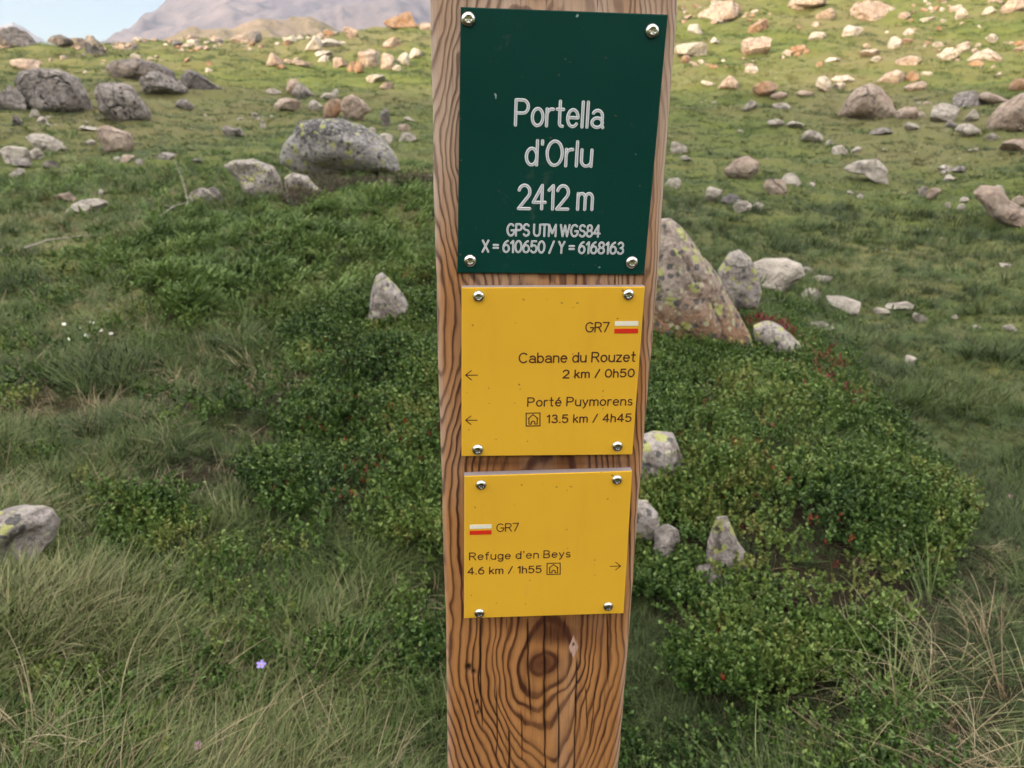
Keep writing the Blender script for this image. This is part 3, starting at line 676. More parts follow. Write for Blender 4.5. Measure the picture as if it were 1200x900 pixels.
# ------------------------------------------------------------------ plants
TPL = bpy.data.collections.new('plant_templates')      # never linked to the scene
def subcol(name):
    c = bpy.data.collections.new(name); return c
def ribbon(V, Fc, T, S, base, dirv, length, width, curve, segs, tip0=0.0, vary=0.0, droop=None):
    """a tapering blade; appended to lists"""
    i0 = len(V); d = np.array(dirv, float); d /= np.linalg.norm(d)
    side = np.cross(d, [0, 0, 1]); 
    if np.linalg.norm(side) < 1e-3: side = np.array([1.0, 0, 0])
    side /= np.linalg.norm(side)
    a = rng.uniform(-.6, .6); side = side*math.cos(a)+np.cross(d, side)*math.sin(a)
    p = np.array(base, float); st = length/segs
    hz = np.array([d[0], d[1], 0]); 
    if np.linalg.norm(hz) < 1e-3: hz = np.array([1.0, 0, 0])
    hz /= np.linalg.norm(hz)
    for k in range(segs+1):
        f = k/segs; w = width*(1-f**1.6)*0.5+0.0002
        V.append(p-side*w); V.append(p+side*w); T += [tip0+(1-tip0)*f]*2; S += [vary]*2
        d = d + (hz*0.5-np.array([0, 0, 1.0]))*curve/segs; d /= np.linalg.norm(d); p = p+d*st
    for k in range(segs):
        a_ = i0+2*k; Fc.append((a_, a_+1, a_+3, a_+2))
def leaf(V, Fc, T, S, base, dirv, length, width, tip=0.5, vary=0.0):
    i0 = len(V); d = np.array(dirv, float); d /= np.linalg.norm(d)
    side = np.cross(d, np.array([0, 0, 1.0])+rng.normal(size=3)*.45); side /= np.linalg.norm(side)
    nr = np.cross(side, d); b = np.array(base, float)
    V += [b, b+d*length*.35+side*width*.5+nr*width*.12, b+d*length*.75+side*width*.42+nr*width*.12, b+d*length, b+d*length*.75-side*width*.42+nr*width*.12, b+d*length*.35-side*width*.5+nr*width*.12]
    T += [tip]*6; S += [vary]*6
    Fc.append((i0, i0+1, i0+2, i0+3)); Fc.append((i0, i0+3, i0+4, i0+5))
def finish(name, V, Fc, T, S, mat, colr):
    return meshobj(name, np.array(V), np.array(Fc), mat, attrs={'tip': T, 'vary': S}, colr=colr)

GREEN = [(0.0, (0.016, 0.042, 0.009)), (0.3, (0.052, 0.105, 0.019)), (0.55, (0.115, 0.168, 0.040)), (0.78, (0.22, 0.225, 0.095)), (1.0, (0.36, 0.30, 0.17))]
STRAW = [(0.0, (0.20, 0.125, 0.065)), (0.5, (0.36, 0.27, 0.15)), (1.0, (0.50, 0.42, 0.26))]
MGR = mat_foliage('grass_green', GREEN, tip=(0.42, (0.215, 0.255, 0.095)))
MDR = mat_foliage('grass_dry', STRAW, tip=(0.4, (0.42, 0.36, 0.24)))
MBI = mat_foliage('heath_leaf', [(0, (0.030, 0.074, 0.016)), (0.5, (0.080, 0.155, 0.030)), (0.85, (0.16, 0.23, 0.05)), (1, (0.25, 0.26, 0.07))], rough=0.42, tip=(0.75, (0.21, 0.29, 0.075)))
MJU = mat_foliage('juniper_needle', [(0, (0.050, 0.105, 0.020)), (0.5, (0.145, 0.24, 0.052)), (1, (0.27, 0.34, 0.10))], rough=0.5, tip=(0.8, (0.23, 0.32, 0.12)))
MRL = mat_foliage('red_leaf', [(0, (0.20, 0.03, 0.015)), (0.6, (0.34, 0.07, 0.03)), (1, (0.40, 0.16, 0.07))])
MRF = mat_foliage('red_flower', [(0, (0.16, 0.018, 0.02)), (0.6, (0.28, 0.035, 0.04)), (1, (0.36, 0.07, 0.10))])
MHE = mat_foliage('heath_brown', [(0, (0.06, 0.05, 0.025)), (0.5, (0.10, 0.10, 0.045)), (1, (0.19, 0.13, 0.105))])

def tpl_grass(name, nv, blades, lr, wr, spread, lean, curve, segs, mat, dryfrac=0):
    c = subcol(name)
    for v in range(nv):
        V, Fc, T, S = [], [], [], []; lx_, ly_ = rng.normal(0, .35, 2)
        for i in range(blades):
            a = rng.uniform(0, 2*math.pi); rr = spread*math.sqrt(rng.uniform())
            ln = rng.uniform(*lr); le = abs(rng.normal(0, lean)); a2 = a+rng.normal(0, .7)
            d = (math.cos(a2)*le+lx_, math.sin(a2)*le+ly_, 1.0)
            ribbon(V, Fc, T, S, (math.cos(a)*rr, math.sin(a)*rr, -0.01), d, ln, rng.uniform(*wr), rng.uniform(*curve), segs, 0.0, rng.uniform(0, 1))
        finish(name+'_t', V, Fc, T, S, mat, c)
    return c
TG_short = tpl_grass('grass_short', 6, 26, (0.04, 0.10), (0.0022, 0.0038), 0.04, 0.45, (0.1, 0.9), 4, MGR)
TG_fine = tpl_grass('grass_fine', 6, 24, (0.07, 0.17), (0.0018, 0.0034), 0.03, 0.38, (0.2, 1.3), 5, MGR)
TG_dry = tpl_grass('grass_straw', 6, 12, (0.06, 0.17), (0.0016, 0.0028), 0.04, 0.6, (0.3, 1.9), 5, MDR)
TG_tall = tpl_grass('grass_tall', 6, 9, (0.22, 0.40), (0.0018, 0.0032), 0.03, 0.45, (0.5, 1.7), 8, MDR)
TG_tallg = tpl_grass('grass_tallgreen', 4, 14, (0.18, 0.34), (0.0022, 0.0038), 0.03, 0.45, (0.5, 1.7), 7, MGR)
TG_far = tpl_grass('grass_far', 5, 26, (0.07, 0.16), (0.007, 0.012), 0.14, 0.6, (0.3, 1.2), 2, MGR)

def tpl_heath(name, nv, mat, stems, height, leaves, ll, lw, tipcol=1.0):
    c = subcol(name)
    for v in range(nv):
        V, Fc, T, S = [], [], [], []
        for s_ in range(stems):
            a = rng.uniform(0, 6.283); le = rng.uniform(0.1, 0.8); b = np.array([math.cos(a)*.02, math.sin(a)*.02, 0])
            d = np.array([math.cos(a)*le, math.sin(a)*le, 1.0]); d /= np.linalg.norm(d); h_ = height*rng.uniform(.6, 1.1)
            vr = rng.uniform(0, 1)
            for k in range(leaves):
                f = rng.uniform(.25, 1)**0.7; p = b+d*h_*f; q = rng.normal(size=3); q[2] = abs(q[2])*.7+.15
                leaf(V, Fc, T, S, p, q*0.8+d*0.7*f, ll*rng.uniform(.7, 1.2), lw*rng.uniform(.8, 1.2), tip=max(0, (f-.75)*4)*rng.uniform(0, 1)*tipcol, vary=vr*.6+rng.uniform(0, .4))
        finish(name+'_t', V, Fc, T, S, mat, c)
    return c
TB = tpl_heath('bilberry', 6, MBI, 6, 0.085, 17, 0.013, 0.0075)
TBr = tpl_heath('redleaf', 3, MRL, 2, 0.075, 7, 0.013, 0.008, 0)
TFl = tpl_heath('flowerhead', 3, MRF, 3, 0.07, 8, 0.011, 0.010, 0)
THe = tpl_heath('brownheath', 4, MHE, 6, 0.10, 18, 0.014, 0.004, 0)
def tpl_juniper(nv):
    c = subcol('juniper')
    for v in range(nv):
        V, Fc, T, S = [], [], [], []
        for s_ in range(5):
            a = rng.normal(0, .6); le = rng.uniform(.6, 1.6)
            d = np.array([math.cos(a)*le, math.sin(a)*le, 1.0]); d /= np.linalg.norm(d); ln = rng.uniform(.12, .22); vr = rng.uniform(0, 1)
            for k in range(30):
                f = (k+1)/30.0; p = d*ln*f + np.array([0, 0, -0.04*f*f]); sidev = rng.normal(size=3); 
                q = d*0.7+sidev*0.55*(1.15-f)
                leaf(V, Fc, T, S, p, q, rng.uniform(.020, .038)*(1.2-f*.5), 0.0085, tip=f**2*rng.uniform(.4, 1), vary=vr*.5+rng.uniform(0, .5)*(1-f))
        finish('juniper_t', V, Fc, T, S, MJU, c)
    return c
TJ = tpl_juniper(6)

def scatter(name, P, rot, scl, tint, colr, label, cat):
    me = bpy.data.meshes.new(name); me.vertices.add(len(P)); me.vertices.foreach_set('co', np.asarray(P, np.float32).ravel())
    nvar = len(colr.objects)
    for nm, ty, a in (('rot', 'FLOAT_VECTOR', rot), ('scl', 'FLOAT', scl), ('var', 'INT', rng.integers(0, nvar, len(P))), ('tint', 'FLOAT', tint)):
        at = me.attributes.new(nm, ty, 'POINT')
        if ty == 'FLOAT_VECTOR': at.data.foreach_set('vector', np.asarray(a, np.float32).ravel())
        elif ty == 'INT': at.data.foreach_set('value', np.asarray(a, np.int32))
        else: at.data.foreach_set('value', np.asarray(a, np.float32))
    o = bpy.data.objects.new(name, me); COL.objects.link(o)
    ng = bpy.data.node_groups.new(name+'_nodes', 'GeometryNodeTree')
    ng.interface.new_socket('Geometry', in_out='INPUT', socket_type='NodeSocketGeometry'); ng.interface.new_socket('Geometry', in_out='OUTPUT', socket_type='NodeSocketGeometry')
    gi = ng.nodes.new('NodeGroupInput'); go = ng.nodes.new('NodeGroupOutput'); ip = ng.nodes.new('GeometryNodeInstanceOnPoints')
    ci = ng.nodes.new('GeometryNodeCollectionInfo'); ci.inputs['Collection'].default_value = colr; ci.inputs['Separate Children'].default_value = True; ci.inputs['Reset Children'].default_value = True
    def na(nm, ty):
        x = ng.nodes.new('GeometryNodeInputNamedAttribute'); x.data_type = ty; x.inputs['Name'].default_value = nm; return x.outputs['Attribute']
    K_ = ng.links.new
    K_(gi.outputs[0], ip.inputs['Points']); K_(ci.outputs[0], ip.inputs['Instance']); ip.inputs['Pick Instance'].default_value = True
    K_(na('var', 'INT'), ip.inputs['Instance Index']); K_(na('rot', 'FLOAT_VECTOR'), ip.inputs['Rotation']); K_(na('scl', 'FLOAT'), ip.inputs['Scale'])
    K_(ip.outputs[0], go.inputs[0])
    md = o.modifiers.new('scatter', 'NODES'); md.node_group = ng
    return tag(o, label, cat, kind='stuff')

def poly_in(px, py, poly):
    ins = np.zeros(px.shape, bool); j = len(poly)-1
    for i in range(len(poly)):
        xi, yi = poly[i]; xj, yj = poly[j]
        c = ((yi > py) != (yj > py)) & (px < (xj-xi)*(py-yi)/((yj-yi)+1e-9)+xi); ins ^= c; j = i
    return ins
def candidates(nn, rmin, rmax, azr=42, power=1.0):
    az = np.radians(rng.uniform(-azr, azr, nn)); u = rng.uniform(0, 1, nn)
    if power == 1.0: r_ = rmin*(rmax/rmin)**u
    else:
        k = 1-power; r_ = (rmin**k+u*(rmax**k-rmin**k))**(1/k)
    x, y = r_*np.sin(az), r_*np.cos(az); z = terrain(x, y)
    P = np.c_[x, y, z]
    keep = np.ones(nn, bool)
    for (rx, ry, ra, rb, tx_, ty_) in ROCKS:
        dx_, dy_ = x-rx, y-ry
        al = dx_*tx_+dy_*ty_; ac = dx_*ty_-dy_*tx_
        keep &= (al/rb)**2+(ac/ra)**2 > 0.75
    P = P[keep]
    px, py, _ = project(P)
    return P, px, py, r_[keep]
JUN = [(60,310),(90,280),(180,258),(300,250),(420,232),(560,215),(640,230),(640,330),(560,390),(500,440),(420,455),(330,440),(250,400),(150,350),(90,330)]
JUNB = [(330,205),(400,200),(470,190),(520,200),(520,250),(430,240),(380,240)]     # brown heath near the dome
BIL = [(740,375),(800,385),(870,415),(930,430),(1000,480),(1060,530),(1130,600),(1100,650),(1000,660),(930,640),(880,700),(800,690),(730,700),(680,600),(680,420)]
BIL2 = [(380,350),(520,330),(640,350),(640,520),(500,560),(430,580),(360,560),(330,510),(380,470),(360,400)]
BIL3 = [(290,565),(380,540),(470,560),(560,600),(560,700),(430,640),(330,620)]
BIL4 = [(800,640),(900,620),(930,700),(900,820),(820,830),(760,700)]
BIL6 = [(850,650),(1000,630),(1070,680),(1040,760),(960,800),(880,800)]
BIL5 = [(120,590),(230,600),(220,650),(130,660)]
def wob(px, py, s): return px+28*fbm(px*.02, py*.02, 0, s, 3), py+18*fbm(px*.02+50, py*.02, 0, s+4, 3)
def classify(px, py):
    x, y = wob(px, py, 81)
    jun = poly_in(x, y, JUN); jb = poly_in(x, y, JUNB)
    bil = poly_in(x, y, BIL) | poly_in(x, y, BIL2) | poly_in(x, y, BIL3) | poly_in(x, y, BIL4) | poly_in(x, y, BIL5) | poly_in(x, y, BIL6)
    return jun & ~bil, jb, bil
def euler(nn, tilt=0.25): return np.c_[rng.normal(0, tilt, nn), rng.normal(0, tilt, nn), rng.uniform(0, 6.283, nn)]

# fine grass
P, px, py, rr = candidates(50000, 1.0, 16, 43, 1.15)
ju, jb, bi = classify(px, py)
ok = ~(ju | bi | jb) | (rng.uniform(size=len(P)) < 0.26)
tn = 0.27+0.42*fbm(P[:, 0]*1.9, P[:, 1]*1.5, 0, 90, 3)+rng.normal(0, .21, len(P))+0.08*(P[:, 0] < 0)
gap = np.clip(.72+.75*fbm(P[:, 0]*3.2, P[:, 1]*3.2, 0, 94, 3), .30, 1)
ok &= rng.uniform(size=len(P)) < gap
tn = np.clip(tn-0.12*(px > 760), 0, 1)
hp = np.clip(0.8+0.75*fbm(P[:, 0]*2.0, P[:, 1]*2.0, 0, 93, 3), 0.35, 1.5)
sel = ok & (rng.uniform(size=len(P)) < 0.5)
scatter('grass', P[sel], euler(sel.sum()), (hp*np.interp(rr, [1, 5, 16], [.85, 1.0, 1.5]))[sel], tn[sel], TG_fine, 'fine green and greyish mountain grass covering the near slope', 'grass')
sel = ok & ~sel
scatter('short_grass', P[sel], euler(sel.sum()), (hp*np.interp(rr, [1, 5, 16], [.9, 1.3, 2.2]))[sel], (tn*.85)[sel], TG_short, 'dense short green turf between the taller grass', 'grass')
# straw
P, px, py, rr = candidates(12000, 1.0, 14, 43, 1.2)
ju, jb, bi = classify(px, py)
dr = fbm(P[:, 0]*1.1+4, P[:, 1]*1.1, 0, 95, 3)
thr = np.where(px < 560, 0.42, 0.13)
ok = (~(ju | bi | jb) & (rng.uniform(size=len(P)) < np.clip(thr*(0.50+dr*1.3), 0.03, 1))) | (rng.uniform(size=len(P)) < 0.09)
scatter('dry_grass', P[ok], euler(ok.sum(), .4), (np.interp(rr, [1, 5, 14], [.8, 1.1, 1.7])*np.where(px > 700, .62, .9))[ok]*rng.uniform(.7, 1.25, ok.sum()), np.clip(rng.normal(.45, .25, ok.sum()), 0, 1), TG_dry, 'dry straw coloured grass mixed into the near slope', 'dry grass')
# tall blades near the lower corners
P, px, py, rr = candidates(3200, 0.95, 3.0, 43, 1.0)
w_ = np.where(px < 540, sstep(800, 960, py)*.35+.01, sstep(640, 800, py)*(px > 980)*.10+.008)
ok = (rng.uniform(size=len(P)) < w_) & ~poly_in(px, py, BIL2)
scatter('tall_dry_grass', P[ok], euler(ok.sum(), .3), rng.uniform(.40, .80, ok.sum()), np.clip(rng.normal(.5, .25, ok.sum()), 0, 1), TG_tall, 'long pale arching grass blades at the bottom corners', 'tall grass')
ok = (rng.uniform(size=len(P)) < w_*.9)
scatter('tall_green_grass', P[ok], euler(ok.sum(), .25), rng.uniform(.5, .85, ok.sum()), np.clip(rng.normal(.5, .2, ok.sum()), 0, 1), TG_tallg, 'long green grass blades at the bottom of the slope', 'tall grass')
# meadow clumps farther off
P, px, py, rr = candidates(52000, 4.2, 75, 43, 0.9)
ju, jb, bi = classify(px, py)
ok = ~(ju & (rr < 9)) & ~(bi & (rr < 6)) & ~(jb & (rr < 16))
tn = np.clip(0.36+0.44*fbm(P[:, 0]*.25, P[:, 1]*.25, 0, 97, 4)+.16*fbm(P[:, 0]*1.4, P[:, 1]*1.4, 0, 89, 2)+rng.normal(0, .13, len(P)), 0, 1)
ok &= rng.uniform(size=len(P)) < np.clip(.9+.6*fbm(P[:, 0]*.6, P[:, 1]*.6, 0, 88, 3), .35, 1)
scatter('meadow_grass', P[ok], euler(ok.sum(), .15), (np.interp(rr, [4, 7, 20, 45, 75], [.32, .5, .95, 1.7, 2.2])*rng.uniform(.6, 1.2, len(P)))[ok], tn[ok], TG_far, 'short meadow turf in soft tufts on the farther slopes', 'meadow')
# heath
P, px, py, rr = candidates(46000, 1.2, 9, 42, 1.0)
ju, jb, bi = classify(px, py)
ok = ((bi | ((rng.uniform(size=len(P)) < .22*sstep(-.1, .5, fbm(P[:, 0]*2.6, P[:, 1]*2.6, 0, 92, 2))) & (px < 1100) & ~ju)) & (rng.uniform(size=len(P)) < np.clip(.7+.8*fbm(P[:, 0]*3.5, P[:, 1]*3.5, 0, 96, 3), .1, 1)))
ub = P + np.c_[np.zeros(len(P)), np.zeros(len(P)), np.clip(0.03+0.05*fbm(P[:, 0]*3, P[:, 1]*3, 0, 99, 3), -.02, .12)]
tb = np.clip(.5+.45*fbm(P[:, 0]*3, P[:, 1]*3, 0, 98, 3)+rng.normal(0, .16, len(P)), 0, 1)
scatter('bilberry_shrub', ub[ok], euler(ok.sum(), .3), (np.interp(rr, [1, 3, 9], [.75, 1.0, 1.5])*rng.uniform(.7, 1.2, len(P)))[ok], tb[ok], TB, 'low glossy green bilberry and rhododendron mat around the post', 'shrubs')
ok2 = bi & (rng.uniform(size=len(P)) < 0.07*(1+fbm(P[:, 0]*2.5, P[:, 1]*2.5, 0, 77, 2)*1.5)*np.where(poly_in(px, py, BIL2), 1.8, .25))
scatter('red_leaves', ub[ok2]+[0, 0, .015], euler(ok2.sum(), .3), rng.uniform(.5, .9, ok2.sum()), rng.uniform(0, 1, ok2.sum()), TBr, 'scattered red leaves among the green shrubs', 'red leaves')
RF = [(875,385),(905,385),(935,415),(975,440),(1005,470),(1000,492),(960,480),(915,440),(880,410)]
RF2 = [(810,275),(850,290),(880,300),(860,320),(800,300)]
P2, px2, py2, rr2 = candidates(30000, 2.5, 9, 30, 1.0)
x_, y_ = px2+6*rng.normal(size=len(px2)), py2+6*rng.normal(size=len(px2))
f1 = poly_in(x_, y_, RF) | (poly_in(x_, y_, RF2) & (rng.uniform(size=len(px2)) < .4))
f1 &= rng.uniform(size=len(px2)) < .05+.55*sstep(0, .5, fbm(P2[:, 0]*3.5, P2[:, 1]*3.5, 0, 75, 2))
scatter('rhododendron_flowers', (P2+[0, 0, .085])[f1], euler(f1.sum(), .4), rng.uniform(.5, .9, f1.sum())*np.interp(rr2[f1], [3, 8], [1, 1.6]), rng.uniform(0, 1, f1.sum()), TFl, 'crimson alpine rhododendron blossom right of the slanting boulder', 'flowers')
f2 = poly_in(x_, y_, [(860,370),(915,372),(1010,450),(1025,500),(960,500),(880,430)])
scatter('rhododendron_shrub', P2[f2], euler(f2.sum(), .3), rng.uniform(.9, 1.4, f2.sum()), np.clip(rng.normal(.55, .2, f2.sum()), 0, 1), TB, 'rhododendron foliage carrying the crimson blossom', 'shrubs')
# juniper mat
P, px, py, rr = candidates(30000, 3.3, 13, 42, 1.0)
ju, jb, bi = classify(px, py)
uj = P + np.c_[np.zeros(len(P)), np.zeros(len(P)), np.clip(0.03+0.13*fbm(P[:, 0]*1.9, P[:, 1]*1.9, 0, 199, 3), -.05, .2)]
ok = ju & (rng.uniform(size=len(P)) < np.clip(.75+.6*fbm(P[:, 0]*2.4, P[:, 1]*2.4, 0, 197, 2), .15, 1))
ej = euler(len(P), .22); ej[:, 2] = rng.normal(-.5, 1.0, len(P))
scatter('juniper_mat', uj[ok], ej[ok], (np.interp(rr, [3, 5, 7, 12], [.75, .9, .75, .8])*rng.uniform(.7, 1.2, len(P)))[ok], np.clip(.5+.5*fbm(P[:, 0]*2.2, P[:, 1]*2.2, 0, 198, 3)+rng.normal(0, .17, len(P)), 0, 1)[ok], TJ, 'spreading green dwarf juniper mat on the mound left of the post', 'juniper')
ok = jb
scatter('brown_heath', uj[ok], ej[ok], rng.uniform(1.0, 1.7, ok.sum()), rng.uniform(0, 1, ok.sum()), THe, 'brownish heather around the foot of the grey dome', 'heather')
P, px, py, rr = candidates(26000, 8, 26, 42, 1.0)
shr = (poly_in(*wob(px, py, 55), [(-80,215),(20,205),(100,215),(200,205),(262,180),(300,170),(340,190),(330,235),(200,238),(90,240),(-80,250)]) | poly_in(*wob(px, py, 55), JUNB) | (fbm(P[:, 0]*.35, P[:, 1]*.35, 0, 301, 3) > .75))
shr &= rng.uniform(size=len(P)) < .35
scatter('far_shrubs', P[shr], euler(shr.sum(), .3), rng.uniform(.5, 1.1, shr.sum()), rng.uniform(.2, .9, shr.sum()), TJ, 'dark low shrubs between the boulders beyond the juniper mat', 'shrubs')

# ------------------------------------------------------------------ flowers and twigs as things
def simple_mat(name, color, rough=.6, spec=.3):
    M = N(name); v = M.coord('Object'); nn_ = M.noise(v, 180, 3)
    return M.set(M.mix(M.ramp(nn_, [(.3, 0), (.7, .25)]), color, tuple(c*.6 for c in color)), rough, spec=spec)
MWH = simple_mat('petal_white', (0.75, 0.75, 0.68)); MPU = simple_mat('petal_violet', (0.28, 0.22, 0.62)); MPI = simple_mat('petal_pink', (0.55, 0.30, 0.42))
MST = simple_mat('stem_green', (0.08, 0.12, 0.04)); MYE = simple_mat('flower_centre', (0.6, 0.45, 0.05)); MTW = simple_mat('dead_wood', (0.27, 0.23, 0.21), .9)
def tube(pts, rad, k=5):
    pts = np.array(pts, float); V = []; 
    for i, p in enumerate(pts):
        t = pts[min(i+1, len(pts)-1)]-pts[max(i-1, 0)]; t /= np.linalg.norm(t)
        s1 = np.cross(t, [0.3, 0.2, 1.0]); s1 /= np.linalg.norm(s1); s2 = np.cross(t, s1)
        r_ = rad if np.isscalar(rad) else rad[i]
        for a in range(k): V.append(p+r_*(math.cos(6.283*a/k)*s1+math.sin(6.283*a/k)*s2))
    return V, gridfaces(len(pts), k, True)
def flower(px_, py_, hgt, size, petals, mat, name, label, cat, group=None, lift=.985):
    p = hit(px_, py_+3)
    top = EYE + ray(px_, py_)*np.linalg.norm(p-EYE)*lift
    base = np.array([top[0]+.01, top[1]+.01, terrain(top[0], top[1])])
    root = bpy.data.objects.new(name, None); COL.objects.link(root); root.location = base; tag(root, label, cat, group)
    t_ = top-base
    V, Fc = tube([(0, 0, 0), t_*.5+[.004, 0, 0], t_*.97], .0009); meshobj('stem', V, Fc, MST, root)
    fr = (EYE-top)/np.linalg.norm(EYE-top)*.5+np.array([0, 0, .6]); fr /= np.linalg.norm(fr)
    s1 = np.cross(fr, [1, 0, 0]); s1 /= np.linalg.norm(s1); s2 = np.cross(fr, s1)
    V, Fc = [], []
    for k in range(petals):
        a = 6.283*k/petals; dr_ = math.cos(a)*s1+math.sin(a)*s2; sd_ = -math.sin(a)*s1+math.cos(a)*s2; i0 = len(V)
        cup = .25
        for f, w in ((.1, .10), (.5, .34), (.85, .28), (1.0, .05)):
            c_ = t_+dr_*size*f+fr*size*cup*f*f
            V += [c_-sd_*size*w, c_+sd_*size*w]
        for q in range(3): Fc.append((i0+2*q, i0+2*q+1, i0+2*q+3, i0+2*q+2))
    meshobj('petals', V, np.array(Fc), mat, root)
    V, Fc = ICO[2]; meshobj('flower_centre', V*size*.22+t_+fr*size*.05, Fc, MYE, root)
for (x, y) in [(75,380),(93,386),(108,378),(118,387),(82,397),(101,393),(130,391),(113,402)]:
    flower(x, y, .1, .012, 6, MWH, 'white_flower', 'small white wildflower in the loose cluster before the juniper mat, left', 'flower', 'white wildflowers on the left slope')
flower(306, 779, .1, .011, 5, MPU, 'violet_flower', 'single violet blue flower low in the grass left of the post', 'flower', lift=.90)
flower(232, 874, .1, .010, 6, MPI, 'mauve_flower', 'mauve flower head close to the bottom edge of the photo', 'flower', lift=.90)
for (x, y) in [(1131,577),(1140,584),(1184,582)]:
    flower(x, y, .1, .012, 5, MPI, 'pink_flower', 'small pink flower in the grass near the right edge', 'flower', 'pink flowers near the right edge')
def branch(pts, lab, rad=.006):
    w = [hit(x, y)+np.array([0, 0, .05+h_]) for x, y, h_ in pts]; w0 = w[0]
    V, Fc = tube([a-w0 for a in w], np.linspace(rad, rad*.25, len(w)), 6)
    o = meshobj('dead_branch', V, Fc, MTW); o.location = w0; tag(o, lab, 'branch')
branch([(186,262,.02),(205,252,.06),(228,247,.08),(250,241,.12)], 'dead grey branch lying along the far rim of the juniper mat', .01)
branch([(215,262,.02),(222,250,.1),(217,236,.25),(208,222,.4)], 'upright bare twig at the far rim of the juniper mat', .008)
branch([(195,250,.05),(215,256,.05),(238,262,.05)], 'short bare twig crossing the longer dead branch', .007)
branch([(30,300,.02),(60,292,.04),(90,288,.04),(118,284,.03)], 'pale dead branch in the grass left of the juniper mat', .008)

# ------------------------------------------------------------------ signpost
YAW = R(5.0)
T3 = np.array([math.cos(YAW), math.sin(YAW), 0]); N3 = np.array([math.sin(YAW), -math.cos(YAW), 0]); D3 = -N3
d0 = ray(650, 400); FP = EYE + d0*0.56/d0[1]                     # a point on the front face
def onface(px_, py_, out=0.0):
    """photo pixel -> (u, z) on the plane 'out' metres in front of the post's face"""
    d = ray(px_, py_); P0 = FP+N3*out
    t = ((P0-EYE)@N3)/(d@N3); q = EYE+d*np.asarray(t)[..., None]
    return np.stack([(q-FP)@T3, q[..., 2]], -1)
BASE = np.array([FP[0], FP[1], 0.0])
def world(u, z, out): 
    u = np.asarray(u, float); z = np.asarray(z, float); out = np.asarray(out, float)
    return BASE*np.array([1, 1, 0]) + u[..., None]*T3 + z[..., None]*np.array([0, 0, 1.0]) + out[..., None]*N3
root = bpy.data.objects.new('trail_signpost', None); COL.objects.link(root)
RL = np.array([BASE[0]+D3[0]*.07, BASE[1]+D3[1]*.07, float(terrain(BASE[0], BASE[1]))]); root.location = RL
tag(root, 'square weathered wooden post carrying one green and two yellow trail plates', 'signpost')
def part(name, V, Fc, mat, parent=None, smooth=False, attrs=None):
    """world-space vertices -> a child whose origin is its own middle"""
    V = np.asarray(V, float); c = V.mean(0)
    o = meshobj(name, V-c, Fc, mat, None, smooth, attrs)
    o.parent = parent or root
    po = (parent['_w'] if parent is not None and '_w' in parent.keys() else RL)
    o.location = c-np.array(po); o['_w'] = [float(x) for x in c]
    return o

# silhouette of the post in the photo
ly = [-60, 0, 330, 550, 740, 900, 1400]; lx = [502.5, 504, 511, 517.5, 522.5, 525, 531]
ry = [-60, 0, 100, 200, 330, 530, 740, 900, 1400]; rx = [803, 797.5, 791.5, 783, 773.5, 756, 740, 727, 690]
le = onface(np.array(lx, float), np.array(ly, float)); re_ = onface(np.array(rx, float), np.array(ry, float))
ztop = 1.60; zbot = -0.12
zz = np.r_[np.linspace(zbot, 0.78, 40)[:-1], np.linspace(0.78, ztop, 420)]
ul = np.interp(zz, le[::-1, 1], le[::-1, 0]); ur = np.interp(zz, re_[::-1, 1], re_[::-1, 0])
ur = ur + 0.0006*fbm(zz*30, zz*0, 0, 401, 3); ul = ul + 0.0005*fbm(zz*25, zz*0+9, 0, 402, 3)
rad = 0.010; DEP = 0.14
sect = []      # (side -1..1 selector, du, depth, frontflag)
nf = 230
for i in range(nf): sect.append(('f', i/(nf-1), 0))
for i in range(1, 9): a = i/8*math.pi/2; sect.append(('r', rad*(math.sin(a)), rad*(1-math.cos(a))))
for i in range(1, 9): sect.append(('r', rad, rad+(DEP-2*rad)*i/8))
for i in range(1, 5): a = i/4*math.pi/2; sect.append(('r', rad*math.cos(a), DEP-rad+rad*math.sin(a)))
for i in range(1, 8): sect.append(('b', 1-i/8, DEP))
for i in range(0, 5): a = i/4*math.pi/2; sect.append(('l', rad*math.sin(a), DEP-rad+rad*math.cos(a)))
for i in range(1, 9): sect.append(('l', rad, DEP-rad-(DEP-2*rad)*i/8))
for i in range(1, 8): a = i/8*math.pi/2; sect.append(('l', rad*math.cos(a), rad*(1-math.sin(a))))
nz_, ns = len(zz), len(sect)
U = np.zeros((nz_, ns)); DD = np.zeros((nz_, ns)); FR = np.zeros(ns)
for j, (k, a, b) in enumerate(sect):
    L0, R0 = ul+rad, ur-rad
    if k in 'fb': U[:, j] = L0+(R0-L0)*a
    elif k == 'r': U[:, j] = R0+a
    else: U[:, j] = L0-a
    DD[:, j] = b; FR[j] = 1 if k == 'f' else 0
ZZ = np.repeat(zz[:, None], ns, 1)
# where each point of the face shows in the photo: used to lay out the knots and grain of this very post
PW = world(U, ZZ, -DD*0)
gx, gy, _ = project(PW.reshape(-1, 3)); gx = gx.reshape(U.shape); gy = gy.reshape(U.shape)
